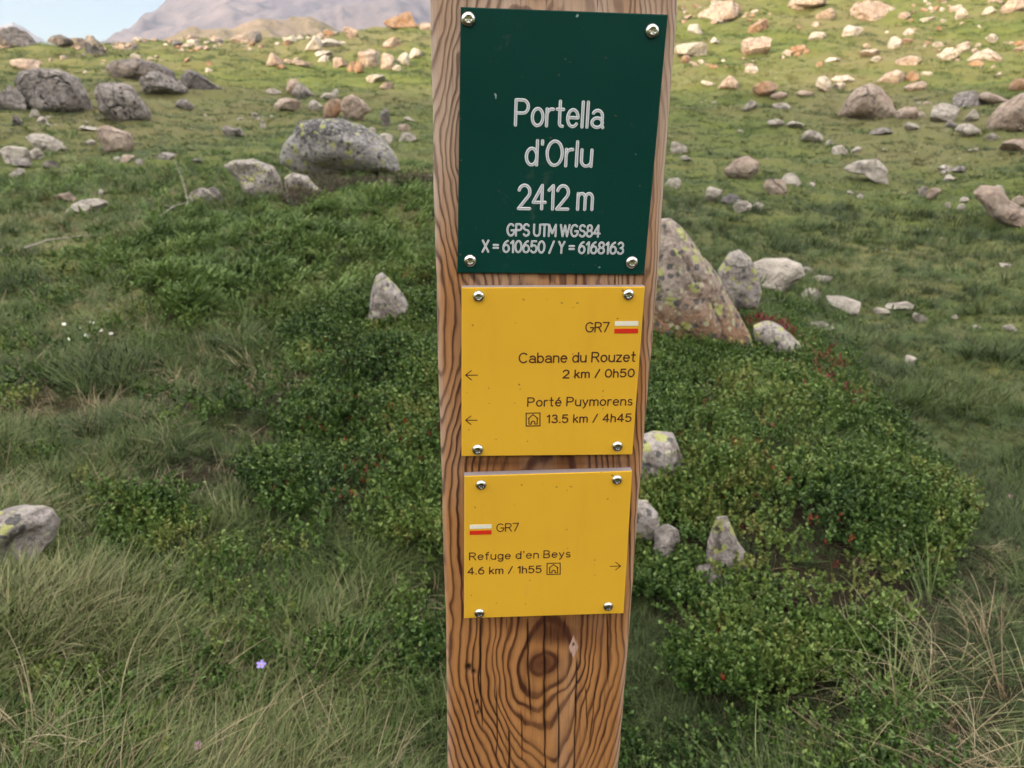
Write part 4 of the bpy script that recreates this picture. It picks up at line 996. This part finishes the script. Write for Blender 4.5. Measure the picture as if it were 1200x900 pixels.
# grain: nested rings round the knot at (637,778)
kx = gx-637+3*fbm(gx*.02, gy*.012, 0, 410, 3); ky = gy-776+4*fbm(gx*.02+20, gy*.012, 0, 411, 3)
kx = kx - np.exp(-((gx-637)/55.0)**2)*np.interp(ky, [-60, -20, 0, 38, 60, 85, 115, 220], [12, 6, 0, -13, -7, 3, 10, 16]) + 2.2*fbm(gx*.05, gy*.03, 0, 417, 3)
def Bd(h): return np.interp(h, [0, 24, 33, 43, 48, 54, 60, 80, 106, 300], [0, 18, 38, 54, 70, 112, 133, 182, 235, 640])
def Bu(h): return 0.7*h+np.clip(h-20, 0, None)*2.4+np.clip((h-30)/10, 0, None)**3*30
lo = np.full(gx.shape, 0.5); hi = np.full(gx.shape, 300.0)
for _ in range(22):
    md = (lo+hi)/2; B_ = np.where(ky > 0, Bd(md), Bu(md)); p_ = np.where(ky > 0, np.interp(md, [24, 34, 56, 90], [2, 1.8, 1.4, 1.33]), 2.0)
    e = np.abs(kx/md)**p_+np.abs(ky/B_)**p_
    lo = np.where(e > 1, md, lo); hi = np.where(e > 1, hi, md)
val = (lo+hi)/2
val = val + 1.6*fbm(val*.09, gy*.004, 0, 418, 2) + 0.7*fbm(gx*.08, gy*.035, 0, 419, 2)
ring = np.interp(val, [0, 9, 15, 24, 33, 43, 49, 54.5, 61, 69, 77, 262], [0, .35, .9, 1.5, 2, 3, 4, 5, 6, 7, 8, 8+185/7.6])
# the upper post: straighter grain with long pointed arches on the left strip
arch = (gx-(509+0.03*gy))*0.11 + np.sqrt(((gy-165)*.016)**2+.03) + 0.9*fbm(gx*.03, gy*.006, 0, 413, 4) + .5*fbm(gx*.01, gy*.02, 0, 416, 2)
gy_ = gy
straight = (gx-640)*0.10+1.5*fbm(gx*.03, gy*.0045, 0, 414, 4)
wu = sstep(600, 480, gy)
wv = sstep(560, 330, gy)
ring = ring + wv*(np.where(kx < 0, 1.0, .35)*1.5*(np.sqrt(((gy-165)*.016)**2+.03)-np.sqrt((395*.016)**2+.03)*0) + .9*fbm(gx*.035, gy*.006, 0, 413, 4))
# depth direction keeps the grain running over the edges and sides
ring = ring + DD*60*np.where(U > 0, 1, -1)
# cracks: x in photo pixels at y, from y0 to y1
crk = np.zeros(gx.shape); FRm = FR[None]
def crack(pts, w, dep=1.0):
    global crk
    ys = [p[1] for p in pts]; xs = [p[0] for p in pts]
    cxx = np.interp(gy, ys, xs)+0.7*fbm(gy*.05, gy*0+xs[0], 0, 420, 2)
    fade = sstep(ys[0]-4, ys[0]+14, gy)*sstep(ys[-1]+4, ys[-1]-22, gy)
    c = np.exp(-((gx-cxx)/(.68*w*(.30+.70*fade)*(1+.35*fbm(gy*.03, gy*0+xs[0], 0, 421, 2))))**2)*fade*dep
    crk = np.maximum(crk, c*FRm)
for pts, w in (([(562,722),(563,800),(566,860)], 1.1), ([(618,722),(619,790),(623,850)], 1.2), ([(638,720),(638,800),(639,860),(639,1000)], 1.6), ([(654,740),(655,1000)], .9),
               ([(676,770),(674,840),(672,1000)], 1.0), ([(712,716),(713,790),(714,810)], 1.2), ([(582,800),(583,870),(580,900)], .9), ([(597,850),(597,1000)], 1.2), ([(529,775),(530,1000)], 1.4),
               ([(594,722),(594,745)], .9), ([(646,725),(646,760)], .7), ([(700,790),(690,880)], .7), ([(662,722),(662,752)], .7), ([(611,830),(613,900)], .6), ([(686,800),(688,870)], .6),
               ([(557,536),(558,552)], 1.6), ([(637,536),(637,556)], 1.1), ([(595,538),(595,552)], .9), ([(722,534),(722,552)], 1.2), ([(690,536),(690,552)], .6), ([(668,536),(668,552)], .6),
               ([(555,318),(556,340)], 1.5), ([(608,318),(608,340)], 1.1), ([(645,318),(645,340)], 1.4), ([(579,318),(579,340)], .7), ([(697,318),(697,340)], .6), ([(720,318),(720,340)], .6),
               ([(545,-60),(545,12)], .9), ([(641,-60),(641,14)], 1.4), ([(610,-60),(610,14)], .6), ([(700,-60),(700,14)], .6), ([(518,40),(520,120)], .6), ([(524,380),(528,520)], .6), ([(788,20),(784,110)], .7), ([(516,130),(519,260)], .6)):
    crack(pts, w)
fine = np.clip(fbm(gx*.45, gy*.006, 0, 431, 2)*1.0-.35, 0, 1)
def blob(cx, cy, a, b): return np.exp(-(((gx-cx)/a)**2+((gy-cy)/b)**2)**1.5)
hole = np.maximum.reduce([blob(549, 783, 4, 4.5), blob(555, 788, 3, 3), blob(529, 787, 2.2, 3), blob(559, 824, 2, 3), blob(560, 836, 1.5, 2), blob(672, 756, 1.5, 1.6)])*FRm
crk = np.maximum(crk, hole)
knot = (np.abs(gx-672)/5.5+np.abs(gy-758)/13 < 1).astype(float)*FRm
stain = np.clip(np.maximum.reduce([blob(652, 742, 32, 16)*1.0, blob(650, 730, 70, 12)*.6, blob(690, 735, 30, 30)*.5, blob(636, 778, 22, 17)*.95, sstep(8, 0, np.abs(gy-543))*0.75*sstep(640, 560, np.abs(gx-640)+500), blob(637, 543, 90, 14)*.6]), 0, 1)*FRm
weath = np.clip(sstep(480, 60, gy)*0.75+0.25*fbm(gx*.03, gy*.006, 0, 440, 3)+0.5*sstep(8, 0, np.minimum(np.abs(gx-np.interp(gy, ly, lx)), np.abs(gx-np.interp(gy, ry, rx))-3)), 0, 1)
pulse = np.abs(np.mod(ring, 1)-.5)*2
disp = -0.0028*crk - 0.0004*fine + 0.00035*np.clip(pulse-.6, 0, 1)*2.5*FRm
PWD = world(U, ZZ, -DD+disp)
V = PWD.reshape(-1, 3)
faces = gridfaces(nz_, ns, True)
wood = N('weathered_wood')
vc3 = wood.coord('Object', (60, 60, 9)); jit = wood.noise(vc3, 1.0, 3, .5)
rg = wood.math('ADD', wood.attr('ring'), wood.math('MULTIPLY', wood.math('SUBTRACT', jit, .5), .30)); fr_ = wood.math('FRACT', rg)
line = wood.ramp(fr_, [(0.0, 1), (0.10, 0.85), (0.18, 0.15), (0.40, 0.0), (0.60, 0.06), (0.80, .42), (0.90, .95), (1.0, 1)])
var_ = wood.noise(wood.coord('Object', (35, 35, 4)), 1.0, 3, .6)
line = wood.math('MULTIPLY', line, wood.ramp(var_, [(.30, .45), (.55, 1)]))
vc = wood.coord('Object', (900, 900, 14)); st = wood.noise(vc, 1.0, 4, .6)
vc2 = wood.coord('Object', (140, 140, 5)); st2 = wood.noise(vc2, 1.0, 5, .6)
warm = wood.mix(st2, (0.34, 0.135, 0.038), (0.50, 0.245, 0.090))
darkl = (0.050, 0.011, 0.004)
wcol = wood.mix(line, warm, darkl)
wcol = wood.mix(wood.math('MULTIPLY', wood.attr('stain'), .9), wcol, (0.065, 0.016, 0.006))
grey = wood.mix(wood.math('MULTIPLY', line, .8), wood.mix(st2, (0.42, 0.29, 0.215), (0.54, 0.42, 0.34)), (0.13, 0.065, 0.042))
wcol = wood.mix(wood.attr('weather'), wcol, grey)
wcol = wood.mix(wood.ramp(st, [(.30, .5), (.5, 0), (.72, .25)]), wcol, wood.mix(1.0, wcol, 0.5, 'MULTIPLY'))
wcol = wood.mix(wood.attr('knot'), wcol, (0.50, 0.32, 0.26))
wcol = wood.mix(wood.math('MULTIPLY', wood.attr('crack'), .96), wcol, (0.022, 0.009, 0.005))
wood.bump(wood.math('ADD', wood.math('MULTIPLY', st, .5), wood.math('MULTIPLY', line, .5)), .35, .0012)
wood.set(wcol, .72, spec=.3)
post = part('post', V, faces.copy(), wood.m, root, True, {'ring': ring.ravel(), 'crack': np.clip(crk+fine*.25*FRm, 0, 1).ravel(), 'weather': weath.ravel(), 'stain': stain.ravel(), 'knot': knot.ravel()})
# sawn top
jt = (nz_-1)*ns
topc = V[jt:jt+ns]; cc = topc.mean(0)+[0, 0, .012]
part('post_top', np.r_[topc, cc[None]], [(i, (i+1) % ns, ns) for i in range(ns)], simple_mat('sawn_end', (.30, .2, .13), .9), root)

# --- plates
def mat_plate(name, color, rough, scr=0.0, edge=None, var=.08):
    M = N(name); v = M.coord('Object'); n1 = M.noise(v, 9, 4, .6); n2 = M.noise(v, 700, 2)
    col = M.mix(M.ramp(n1, [(.3, 0), (.75, 1)]), color, tuple(min(1, c*(1+var*2.2)+var*.02) for c in color))
    if scr:
        vs_ = M.coord('Object', (3000, 60, 90)); s_ = M.noise(vs_, 1, 2, .5, .5)
        vm = M.coord('Object', (14, 14, 14)); m_ = M.noise(vm, 1, 3)
        f = M.math('MULTIPLY', M.ramp(s_, [(.70, 0), (.78, 1)]), M.ramp(m_, [(.52, 0), (.66, scr)]))
        vt = M.coord('Object', (150, 150, 150)); sp = M.noise(vt, 1, 1); f = M.math('MAXIMUM', f, M.ramp(sp, [(.79, 0), (.81, .7)]))
        col = M.mix(f, col, (0.30, 0.42, 0.38))
    vw = M.coord('Object', (55, 55, 7)); ws = M.noise(vw, 1, 5, .65); dm = M.noise(v, 22, 6, .7)
    col = M.mix(M.ramp(ws, [(.52, 0), (.75, .16)]), col, M.mix(1.0, col, .72, 'MULTIPLY'))
    col = M.mix(M.ramp(dm, [(.60, 0), (.72, .14)]), col, (.30, .27, .22))
    dots = M.noise(M.coord('Object', (330, 330, 330)), 1, 0); col = M.mix(M.ramp(dots, [(.845, 0), (.86, .7)]), col, (.10, .07, .05))
    M.bump(n2, .08, .0003)
    return M.set(col, rough, spec=.12)
MGRN = mat_plate('green_laminate', (0.0014, 0.034, 0.026), .38, .35, var=.10)
MYEL = mat_plate('yellow_laminate', (0.66, 0.375, 0.030), .45, 0, var=.04)
MEDG = simple_mat('plate_edge', (0.36, 0.30, 0.30), .7)
MWTX = simple_mat('engraved_white', (0.66, 0.66, 0.70), .5); MWC = simple_mat('engraved_groove', (0.36, 0.39, 0.41), .6)
MBRN = simple_mat('engraved_brown', (0.060, 0.018, 0.010), .7); MRED = simple_mat('stripe_red', (0.62, 0.030, 0.012), .45); MWS = simple_mat('stripe_white', (0.78, 0.75, 0.62), .45)
MSTL = N('steel'); v_ = MSTL.coord('Object'); MSTL.set(MSTL.mix(MSTL.noise(v_, 500, 3), (.50, .48, .46), (.75, .73, .70)), .24, metal=1.0); MSTL = MSTL.m
MSOC = simple_mat('socket_dark', (0.05, 0.045, 0.045), .5)

def plate(corners, thick, mat, label):
    """corners TL,TR,BR,BL of the visible front in the photo"""
    C4 = [onface(x, y, thick) for x, y in corners]
    # rounded-off rim: bevelled box
    cen = sum(C4)/4; ins = .0006
    fr = [c+(cen-c)/np.linalg.norm(cen-c)*ins*1.4 for c in C4]
    Vp = [world(c[0], c[1], thick) for c in fr]+[world(c[0], c[1], thick-ins) for c in C4]+[world(c[0], c[1], 0.0004) for c in C4]
    Fp = [(3, 2, 1, 0)]
    for i in range(4):
        j = (i+1) % 4; Fp += [(i, j, 4+j, 4+i), (4+i, 4+j, 8+j, 8+i)]
    Fp.append((8, 9, 10, 11))
    o = part('sign_plate', Vp, Fp, mat, root)
    o.data.materials.append(MEDG)
    bm = bmesh.new(); bm.from_mesh(o.data); bmesh.ops.recalc_face_normals(bm, faces=bm.faces); bm.to_mesh(o.data); bm.free()
    for k, pl in enumerate(o.data.polygons):
        pl.material_index = 0 if k in (0, 1, 3, 5, 7) else 1
    tag(o, label); return o
TH_G, TH_Y = 0.0035, 0.0075
PG = plate([(540, 8), (783, 17), (755, 322), (536, 320)], TH_G, MGRN, 'dark green plate with white engraved lettering')
PY1 = plate([(541, 337), (756, 336), (741, 533), (541, 535)], TH_Y, MYEL, 'upper yellow plate with two left arrows')
PY2 = plate([(544, 558), (741, 552), (731, 719), (544, 725)], TH_Y, MYEL, 'lower yellow plate with one right arrow')

# --- stroke lettering
def arc(cx, cy, rx_, ry_, a0, a1, n_=14):
    return [(cx+rx_*math.cos(R(a)), cy+ry_*math.sin(R(a))) for a in np.linspace(a0, a1, n_)]
xh = .68
G = {}
G['P'] = (.62, [[(.0, 0), (0, 1), (.34, 1)]+arc(.34, .74, .26, .26, 90, -90)+[(0, .48)]])
G['R'] = (.62, [[(.0, 0), (0, 1), (.34, 1)]+arc(.34, .75, .25, .25, 90, -90)+[(0, .5)], [(.33, .5), (.62, 0)]])
G['B'] = (.60, [[(0, 0), (0, 1), (.32, 1)]+arc(.32, .76, .22, .24, 90, -90)+[(0, .52)], [(.32, .52)]+arc(.33, .26, .26, .26, 90, -90)+[(0, 0)]])
G['C'] = (.72, [arc(.38, .5, .38, .5, 45, 315, 24)])
G['G'] = (.74, [arc(.38, .5, .38, .5, 48, 350, 26)+[(.75, .46), (.44, .46)]])
G['S'] = (.60, [arc(.3, .75, .27, .25, 30, 270, 14)+arc(.3, .25, .29, .25, 90, -155, 16)[1:]])
G['U'] = (.64, [[(0, 1), (0, .32)]+arc(.32, .32, .32, .32, 180, 360)+[(.64, 1)]])
G['T'] = (.60, [[(0, 1), (.6, 1)], [(.3, 1), (.3, 0)]])
G['M'] = (.74, [[(0, 0), (0, 1), (.37, .25), (.74, 1), (.74, 0)]])
G['W'] = (.96, [[(0, 1), (.24, 0), (.48, .95), (.72, 0), (.96, 1)]])
G['X'] = (.58, [[(0, 0), (.58, 1)], [(0, 1), (.58, 0)]])
G['Y'] = (.58, [[(0, 1), (.29, .5), (.58, 1)], [(.29, .5), (.29, 0)]])
G['O'] = (.72, [arc(.36, .5, .36, .5, 0, 360, 30)])
G['0'] = (.62, [arc(.31, .5, .31, .5, 0, 360, 28)])
G['1'] = (.26, [[(0, .80), (.22, 1), (.22, 0)]])
G['2'] = (.60, [arc(.3, .72, .29, .28, 165, -40, 16)+[(0.0, 0), (.6, 0)]])
G['3'] = (.58, [arc(.28, .76, .25, .24, 155, -90, 14), arc(.28, .26, .29, .26, 90, -155, 16)])
G['4'] = (.64, [[(.46, 0), (.46, 1), (0, .28), (.64, .28)]])
G['5'] = (.58, [[(.52, 1), (.08, 1), (.04, .54)]+arc(.28, .32, .30, .32, 130, -150, 18)])
G['6'] = (.60, [arc(.30, .32, .29, .32, 0, 360, 24), arc(.62, .34, .61, .68, 180, 105, 10)])
G['7'] = (.58, [[(0, 1), (.58, 1), (.18, 0)]])
G['8'] = (.60, [arc(.3, .76, .24, .24, 0, 360, 22), arc(.3, .26, .29, .26, 0, 360, 24)])
G['='] = (.46, [[(0, .62), (.46, .62)], [(0, .36), (.46, .36)]])
G['/'] = (.42, [[(0, -.02), (.42, 1.02)]])
G['.'] = (.05, [[(.0, 0.02), (.04, .02)]])
G["'"] = (.10, [[(.05, 1.0), (.05, .86)]])
G['o'] = (.52, [arc(.26, xh/2, .26, xh/2, 0, 360, 24)])
G['r'] = (.30, [[(0, 0), (0, xh)], arc(.24, xh-.26, .24, .26, 180, 75, 8)])
G['t'] = (.34, [[(.14, 1), (.14, .12)]+arc(.27, .13, .13, .13, 180, 280, 7), [(0, xh), (.32, xh)]])
G['e'] = (.52, [[(.02, .36), (.51, .36)]+arc(.26, xh/2, .255, xh/2, 4, 318, 22)])
G['é'] = (.52, G['e'][1]+[[(.22, .82), (.36, .98)]])
G['l'] = (.06, [[(.02, 1), (.02, 0)]])
G['a'] = (.52, [arc(.26, xh*.28, .26, xh*.28, 0, 360, 18) , arc(.26, xh-.22, .24, .22, 150, 0, 10)+[(.5, .1), (.55, 0)]])
G['d'] = (.50, [arc(.25, xh/2, .25, xh/2, 0, 360, 22), [(.5, 1), (.5, 0)]])
G['b'] = (.50, [arc(.25, xh/2, .25, xh/2, 0, 360, 22), [(0, 1), (0, 0)]])
G['u'] = (.48, [[(0, xh), (0, .24)]+arc(.24, .24, .24, .24, 180, 360, 10)+[(.48, xh)], [(.48, .3), (.48, 0)]])
G['n'] = (.46, [[(0, 0), (0, xh)], [(0, .42)]+arc(.23, xh-.24, .23, .24, 170, 0, 10)+[(.46, 0)]])
G['m'] = (.78, [[(0, 0), (0, xh)], arc(.195, xh-.2, .195, .2, 180, 0, 9)+[(.39, 0)], arc(.585, xh-.2, .195, .2, 180, 0, 9)+[(.78, 0)]])
G['h'] = (.46, [[(0, 0), (0, 1)], arc(.23, xh-.24, .23, .24, 180, 0, 10)+[(.46, 0)]])
G['k'] = (.44, [[(0, 0), (0, 1)], [(.40, xh), (0, .27)], [(.14, .40), (.44, 0)]])
G['z'] = (.44, [[(0, xh), (.44, xh), (0, 0), (.44, 0)]])
G['s'] = (.42, [arc(.21, xh*.75, .18, xh*.25, 35, 270, 10)+arc(.21, xh*.25, .20, xh*.25, 90, -150, 12)[1:]])
G['y'] = (.46, [[(0, xh), (.24, .02)], [(.46, xh), (.2, -.12), (.05, -.3)]])
G['g'] = (.50, [arc(.25, xh/2, .25, xh/2, 0, 360, 22), [(.5, xh), (.5, -.08)]+arc(.25, -.08, .25, .22, 0, -150, 12)])
G['f'] = (.32, [arc(.30, .82, .17, .18, 80, 180, 7)+[(.13, 0)], [(0, xh), (.30, xh)]])
G['G7'] = G['G']
def text_strokes(s, gap=.17, space=.34):
    out = []; x = 0
    for ch in s:
        if ch == ' ': x += space; continue
        w, st_ = G[ch]
        for p in st_: out.append([(x+a, b) for a, b in p])
        x += w+gap
    return out, x-gap
def strokes_mesh(strokes, width, out0, lift, groove=False):
    """strokes: lists of (u,z) metres on the face. A round-ended band cut with a shallow groove down its middle"""
    V, Fc, mi = [], [], []
    segs_ = []
    for s in strokes:
        p = np.array(s, float); p = p[np.r_[True, np.linalg.norm(np.diff(p, axis=0), axis=1) > 1e-6]]
        if len(p) < 2: continue
        cl_ = np.linalg.norm(p[0]-p[-1]) < 1e-5; e = np.diff(p, axis=0); e /= np.linalg.norm(e, axis=1)[:, None]
        cut = [0]+[i for i in range(1, len(p)-1) if e[i-1]@e[i] < math.cos(R(38))]+[len(p)-1]
        for a, b in zip(cut[:-1], cut[1:]): segs_.append(p[a:b+1])
    for k, s in enumerate(segs_):
        p = np.array(s, float)
        keep = np.r_[True, np.linalg.norm(np.diff(p, axis=0), axis=1) > 1e-6]; p = p[keep]
        if len(p) < 2: continue
        closed = np.linalg.norm(p[0]-p[-1]) < 1e-5
        t = np.gradient(p, axis=0)
        if closed: t[0] = t[-1] = (p[1]-p[-2])
        t /= np.linalg.norm(t, axis=1)[:, None]+1e-12; nr = np.c_[-t[:, 1], t[:, 0]]
        # keep width through corners
        wds = np.full(len(p), width/2)
        if not closed:     # add rounded caps
            hw = width/2
            pre = [(p[0]-t[0]*hw*f, hw*math.sqrt(max(0, 1-f*f))) for f in (.97, .75, .4)]
            suf = [(p[-1]+t[-1]*hw*f, hw*math.sqrt(max(0, 1-f*f))) for f in (.4, .75, .97)]
            p = np.array([a for a, _ in pre]+list(p)+[a for a, _ in suf]); wds = np.r_[[b for _, b in pre], wds, [b for _, b in suf]]
            nr = np.r_[[nr[0]]*3, nr, [nr[-1]]*3]
        i0 = len(V); zoff = lift*(1+.12*(k % 4))
        prof = ((-1, .2), (-.8, 1), (-.38, .75 if groove else 1), (.38, .75 if groove else 1), (.8, 1), (1, .2)) 
        for q, n_, w in zip(p, nr, wds):
            for a, hgt in prof:
                c = q+n_*w*a; V.append(world(c[0], c[1], out0+zoff*hgt))
        m_ = len(prof)
        for i in range(len(p)-1):
            for j in range(m_-1):
                a = i0+i*m_+j; Fc.append((a, a+1, a+m_+1, a+m_)); mi.append(1 if (groove and j == 2) else 0)
    return V, Fc, mi
def engrave(s, pl, pr, hpx, parent, out, mats, wpx, lift=.00022, groove=False, gap=.17, space=.34):
    st_, w = text_strokes(s, gap, space)
    a = onface(pl[0], pl[1], out); b = onface(pr[0], pr[1], out); e = (b-a)/w
    hh_ = onface(pl[0], pl[1]-hpx, out)-a
    per = np.array([-e[1], e[0]]); per = per/np.linalg.norm(per)*abs(hh_[1])
    S_ = [[a+e*x+per*y for x, y in q] for q in st_]
    m_per_px = np.linalg.norm(b-a)/math.hypot(pr[0]-pl[0], pr[1]-pl[1])
    V, Fc, mi = strokes_mesh(S_, wpx*(1.0 if groove else 1.12)*m_per_px, out, lift, groove)
    o = part('lettering', V, np.array(Fc), mats[0], parent)
    if len(mats) > 1: o.data.materials.append(mats[1]); o.data.polygons.foreach_set('material_index', np.array(mi, np.int32))
    tag(o, 'engraved words '+s.replace('/', 'slash') if False else 'engraved line reading '+s); return o
WM = (MWTX, MWC)
engrave('Portella', (604, 146.5), (705.5, 149.5), 29.5, PG, TH_G, WM, 3.7, groove=True, gap=.19)
engrave("d'Orlu", (616.5, 193), (692.5, 195), 28.5, PG, TH_G, WM, 3.7, groove=True, gap=.19)
engrave('2412 m', (607.5, 244.5), (693.5, 245.5), 27.5, PG, TH_G, WM, 3.7, groove=True, gap=.19)
engrave('GPS UTM WGS84', (594.5, 276), (702.5, 277.5), 13.4, PG, TH_G, WM, 2.3, groove=True, gap=.19)
engrave('X = 610650 / Y = 6168163', (565.5, 295), (730, 297.5), 13.2, PG, TH_G, WM, 2.3, groove=True, gap=.19)
BM = (MBRN,)
engrave('GR7', (686.4, 389.0), (713.4, 388.6), 10.8, PY1, TH_Y, BM, 1.35)
engrave('Cabane du Rouzet', (608.4, 425.0), (744.2, 423.3), 11.0, PY1, TH_Y, BM, 1.5, gap=.2)
engrave('2 km / 0h50', (659.8, 442.8), (742.8, 441.3), 8.9, PY1, TH_Y, BM, 1.5, gap=.24, space=.4)
engrave('Porté Puymorens', (618.4, 476.0), (740.6, 474.6), 9.8, PY1, TH_Y, BM, 1.35, gap=.22)
engrave('13.5 km / 4h45', (641.2, 495.3), (739.2, 493.8), 8.8, PY1, TH_Y, BM, 1.4, gap=.24, space=.4)
engrave('GR7', (582.2, 623.0), (607.6, 622.0), 9.0, PY2, TH_Y, BM, 1.1)
engrave("Refuge d'en Beys", (550.3, 656.2), (668, 652.6), 8.2, PY2, TH_Y, BM, 1.15, gap=.24)
engrave('4.6 km / 1h55', (548.4, 673.0), (634.0, 670.8), 7.7, PY2, TH_Y, BM, 1.3, gap=.24, space=.4)
def mark(name, lines, parent, wpx, mat, label, out=TH_Y):
    S_ = [[onface(x, y, out) for x, y in l] for l in lines]
    k = np.linalg.norm(onface(600, 500, out)-onface(610, 500, out))/10
    V, Fc, mi = strokes_mesh(S_, wpx*k, out, .0002)
    return tag(part(name, V, np.array(Fc), mat, parent), label)
def arrow(x0, x1, y, parent, s=1, tilt=0.0, hs_=5.4):
    """s=-1 points left"""
    tip, tail = (x0, x1) if s < 0 else (x1, x0); dy = tilt*(x1-x0)
    yt, yl = (y, y-dy) if s < 0 else (y-dy, y)
    mark('arrow', [[(tail, yl), (tip, yt)], [(tip-s*hs_*1.25, yt-hs_), (tip, yt), (tip-s*hs_*1.25, yt+hs_)]], parent, 1.05, MBRN, 'thin brown arrow pointing '+('left' if s < 0 else 'right'))
arrow(545.6, 559.6, 439.6, PY1, -1); arrow(545.6, 559.2, 492.4, PY1, -1, 0, 5.0); arrow(715, 727.2, 663.6, PY2, 1, .03, 4.6)
def hut(x0, y0, x1, y1, parent, sk):
    def q(a, b): return (x0+(x1-x0)*a, y0+(y1-y0)*b-sk*a)
    mark('hut_icon', [[q(0, 0), q(1, 0), q(1, 1), q(0, 1), q(0, 0)], [q(.16, .42), q(.5, .12), q(.84, .42), q(.80, .42), q(.80, .86), q(.62, .86), q(.62, .68), q(.50, .62), q(.38, .68), q(.38, .86), q(.2, .86), q(.2, .42), q(.16, .42)]], parent, 1.2, MBRN, 'small square hut symbol')
hut(616.6, 484.2, 632.8, 499.2, PY1, .3); hut(641, 660.2, 656.4, 673.2, PY2, .4)
def stripe(x0, y0, x1, y1, parent, mat, label, sk=0.0):
    o_ = TH_Y; c4 = [onface(x, y, o_) for x, y in ((x0, y0), (x1, y0-sk), (x1, y1-sk), (x0, y1))]
    V = [world(c[0], c[1], o_+.00030) for c in c4]+[world(c[0], c[1], o_-.0003) for c in c4]
    tag(part('waymark_stripe', V, [(3, 2, 1, 0), (0, 1, 5, 4), (1, 2, 6, 5), (2, 3, 7, 6), (3, 0, 4, 7)], mat, parent), label)
stripe(720.4, 376.4, 748, 381.8, PY1, MWS, 'white upper waymark stripe', .2); stripe(719.9, 385.2, 747.6, 390.6, PY1, MRED, 'red lower waymark stripe', .2)
stripe(550.4, 615, 576.2, 619.6, PY2, MWS, 'white upper waymark stripe', .6); stripe(550.4, 621.9, 576, 626.6, PY2, MRED, 'red lower waymark stripe', .6)

# --- screws: button heads with a six-lobed socket
def screw_mesh(r_, rot):
    prof = [(1.0, 0.0), (1.0, .10), (.93, .26), (.78, .42), (.60, .52), (.50, .55)]
    k = 36; V = []; Fc = []; mi = []
    for a, h_ in prof:
        for i in range(k): t = 6.28318*i/k; V.append((a*math.cos(t)*r_, a*math.sin(t)*r_, h_*r_))
    for rr_, hh_ in ((1.0, .54), (.96, .20)):
        for i in range(k):
            t = 6.28318*i/k; lob = (.40+.075*math.cos(6*t+rot))*rr_
            V.append((lob*math.cos(t)*r_, lob*math.sin(t)*r_, hh_*r_))
    nr_ = len(prof)+2
    for a in range(nr_-1):
        for i in range(k):
            j = (i+1) % k; Fc.append((a*k+i, a*k+j, (a+1)*k+j, (a+1)*k+i)); mi.append(1 if a == nr_-2 else 0)
    V.append((0, 0, .16*r_)); c = len(V)-1
    for i in range(k): Fc.append(((nr_-1)*k+i, (nr_-1)*k+(i+1) % k, c)); mi.append(0)
    return np.array(V), Fc, mi
def screw(px_, py_, rpx, parent, out, rot):
    c = onface(px_, py_, out+.002); e = onface(px_+rpx, py_, out+.002); r_ = np.linalg.norm(e-c)
    V, Fc, mi = screw_mesh(r_, rot)
    Wd = world(c[0]+V[:, 0], c[1]+V[:, 1], out+V[:, 2]*1.0)
    o = part('screw', Wd, Fc, MSTL, parent, False)
    o.data.materials.append(MSOC); o.data.polygons.foreach_set('material_index', np.array(mi, np.int32))
    o.data.polygons.foreach_set('use_smooth', [len(p.vertices) == 4 and p.material_index == 0 for p in o.data.polygons])
for k, (x, y, r_) in enumerate([(549, 22, 8.6), (765, 36, 8.4), (551, 306, 7.6), (741, 308, 7.6)]): screw(x, y, r_, PG, TH_G, k*1.3)
for k, (x, y, r_) in enumerate([(561, 348, 7.2), (737, 346, 7.0), (560, 528, 7.0), (724, 524, 6.6)]): screw(x, y, r_, PY1, TH_Y, k*1.1+.5)
for k, (x, y, r_) in enumerate([(564, 569.5, 6.6), (723.5, 563.5, 6.4), (562, 720, 6.2), (713, 712, 6.0)]): screw(x, y, r_, PY2, TH_Y, k*.9+.2)
for o in bpy.data.objects:
    if '_w' in o.keys(): del o['_w']

# ------------------------------------------------------------------ haze
hz_ = 340.0
me = bpy.data.meshes.new('haze'); s_ = 2320.0
vv = [(x, y, z) for z in (-40.0, hz_) for y in (-s_, s_) for x in (-s_, s_)]
me.from_pydata(vv, [], [(0, 2, 3, 1), (4, 5, 7, 6), (0, 1, 5, 4), (2, 6, 7, 3), (0, 4, 6, 2), (1, 3, 7, 5)])
ho = bpy.data.objects.new('haze', me); COL.objects.link(ho); tag(ho, 'thin pale air between the viewer and the mountains', 'haze', kind='stuff')
hm = bpy.data.materials.new('haze'); hm.use_nodes = True; ht = hm.node_tree; ht.nodes.clear()
pv = ht.nodes.new('ShaderNodeVolumePrincipled'); pv.inputs['Color'].default_value = (0.80, 0.87, 1.0, 1); pv.inputs['Density'].default_value = 0.00020; pv.inputs['Anisotropy'].default_value = 0.2
om = ht.nodes.new('ShaderNodeOutputMaterial'); ht.links.new(pv.outputs[0], om.inputs['Volume']); me.materials.append(hm)
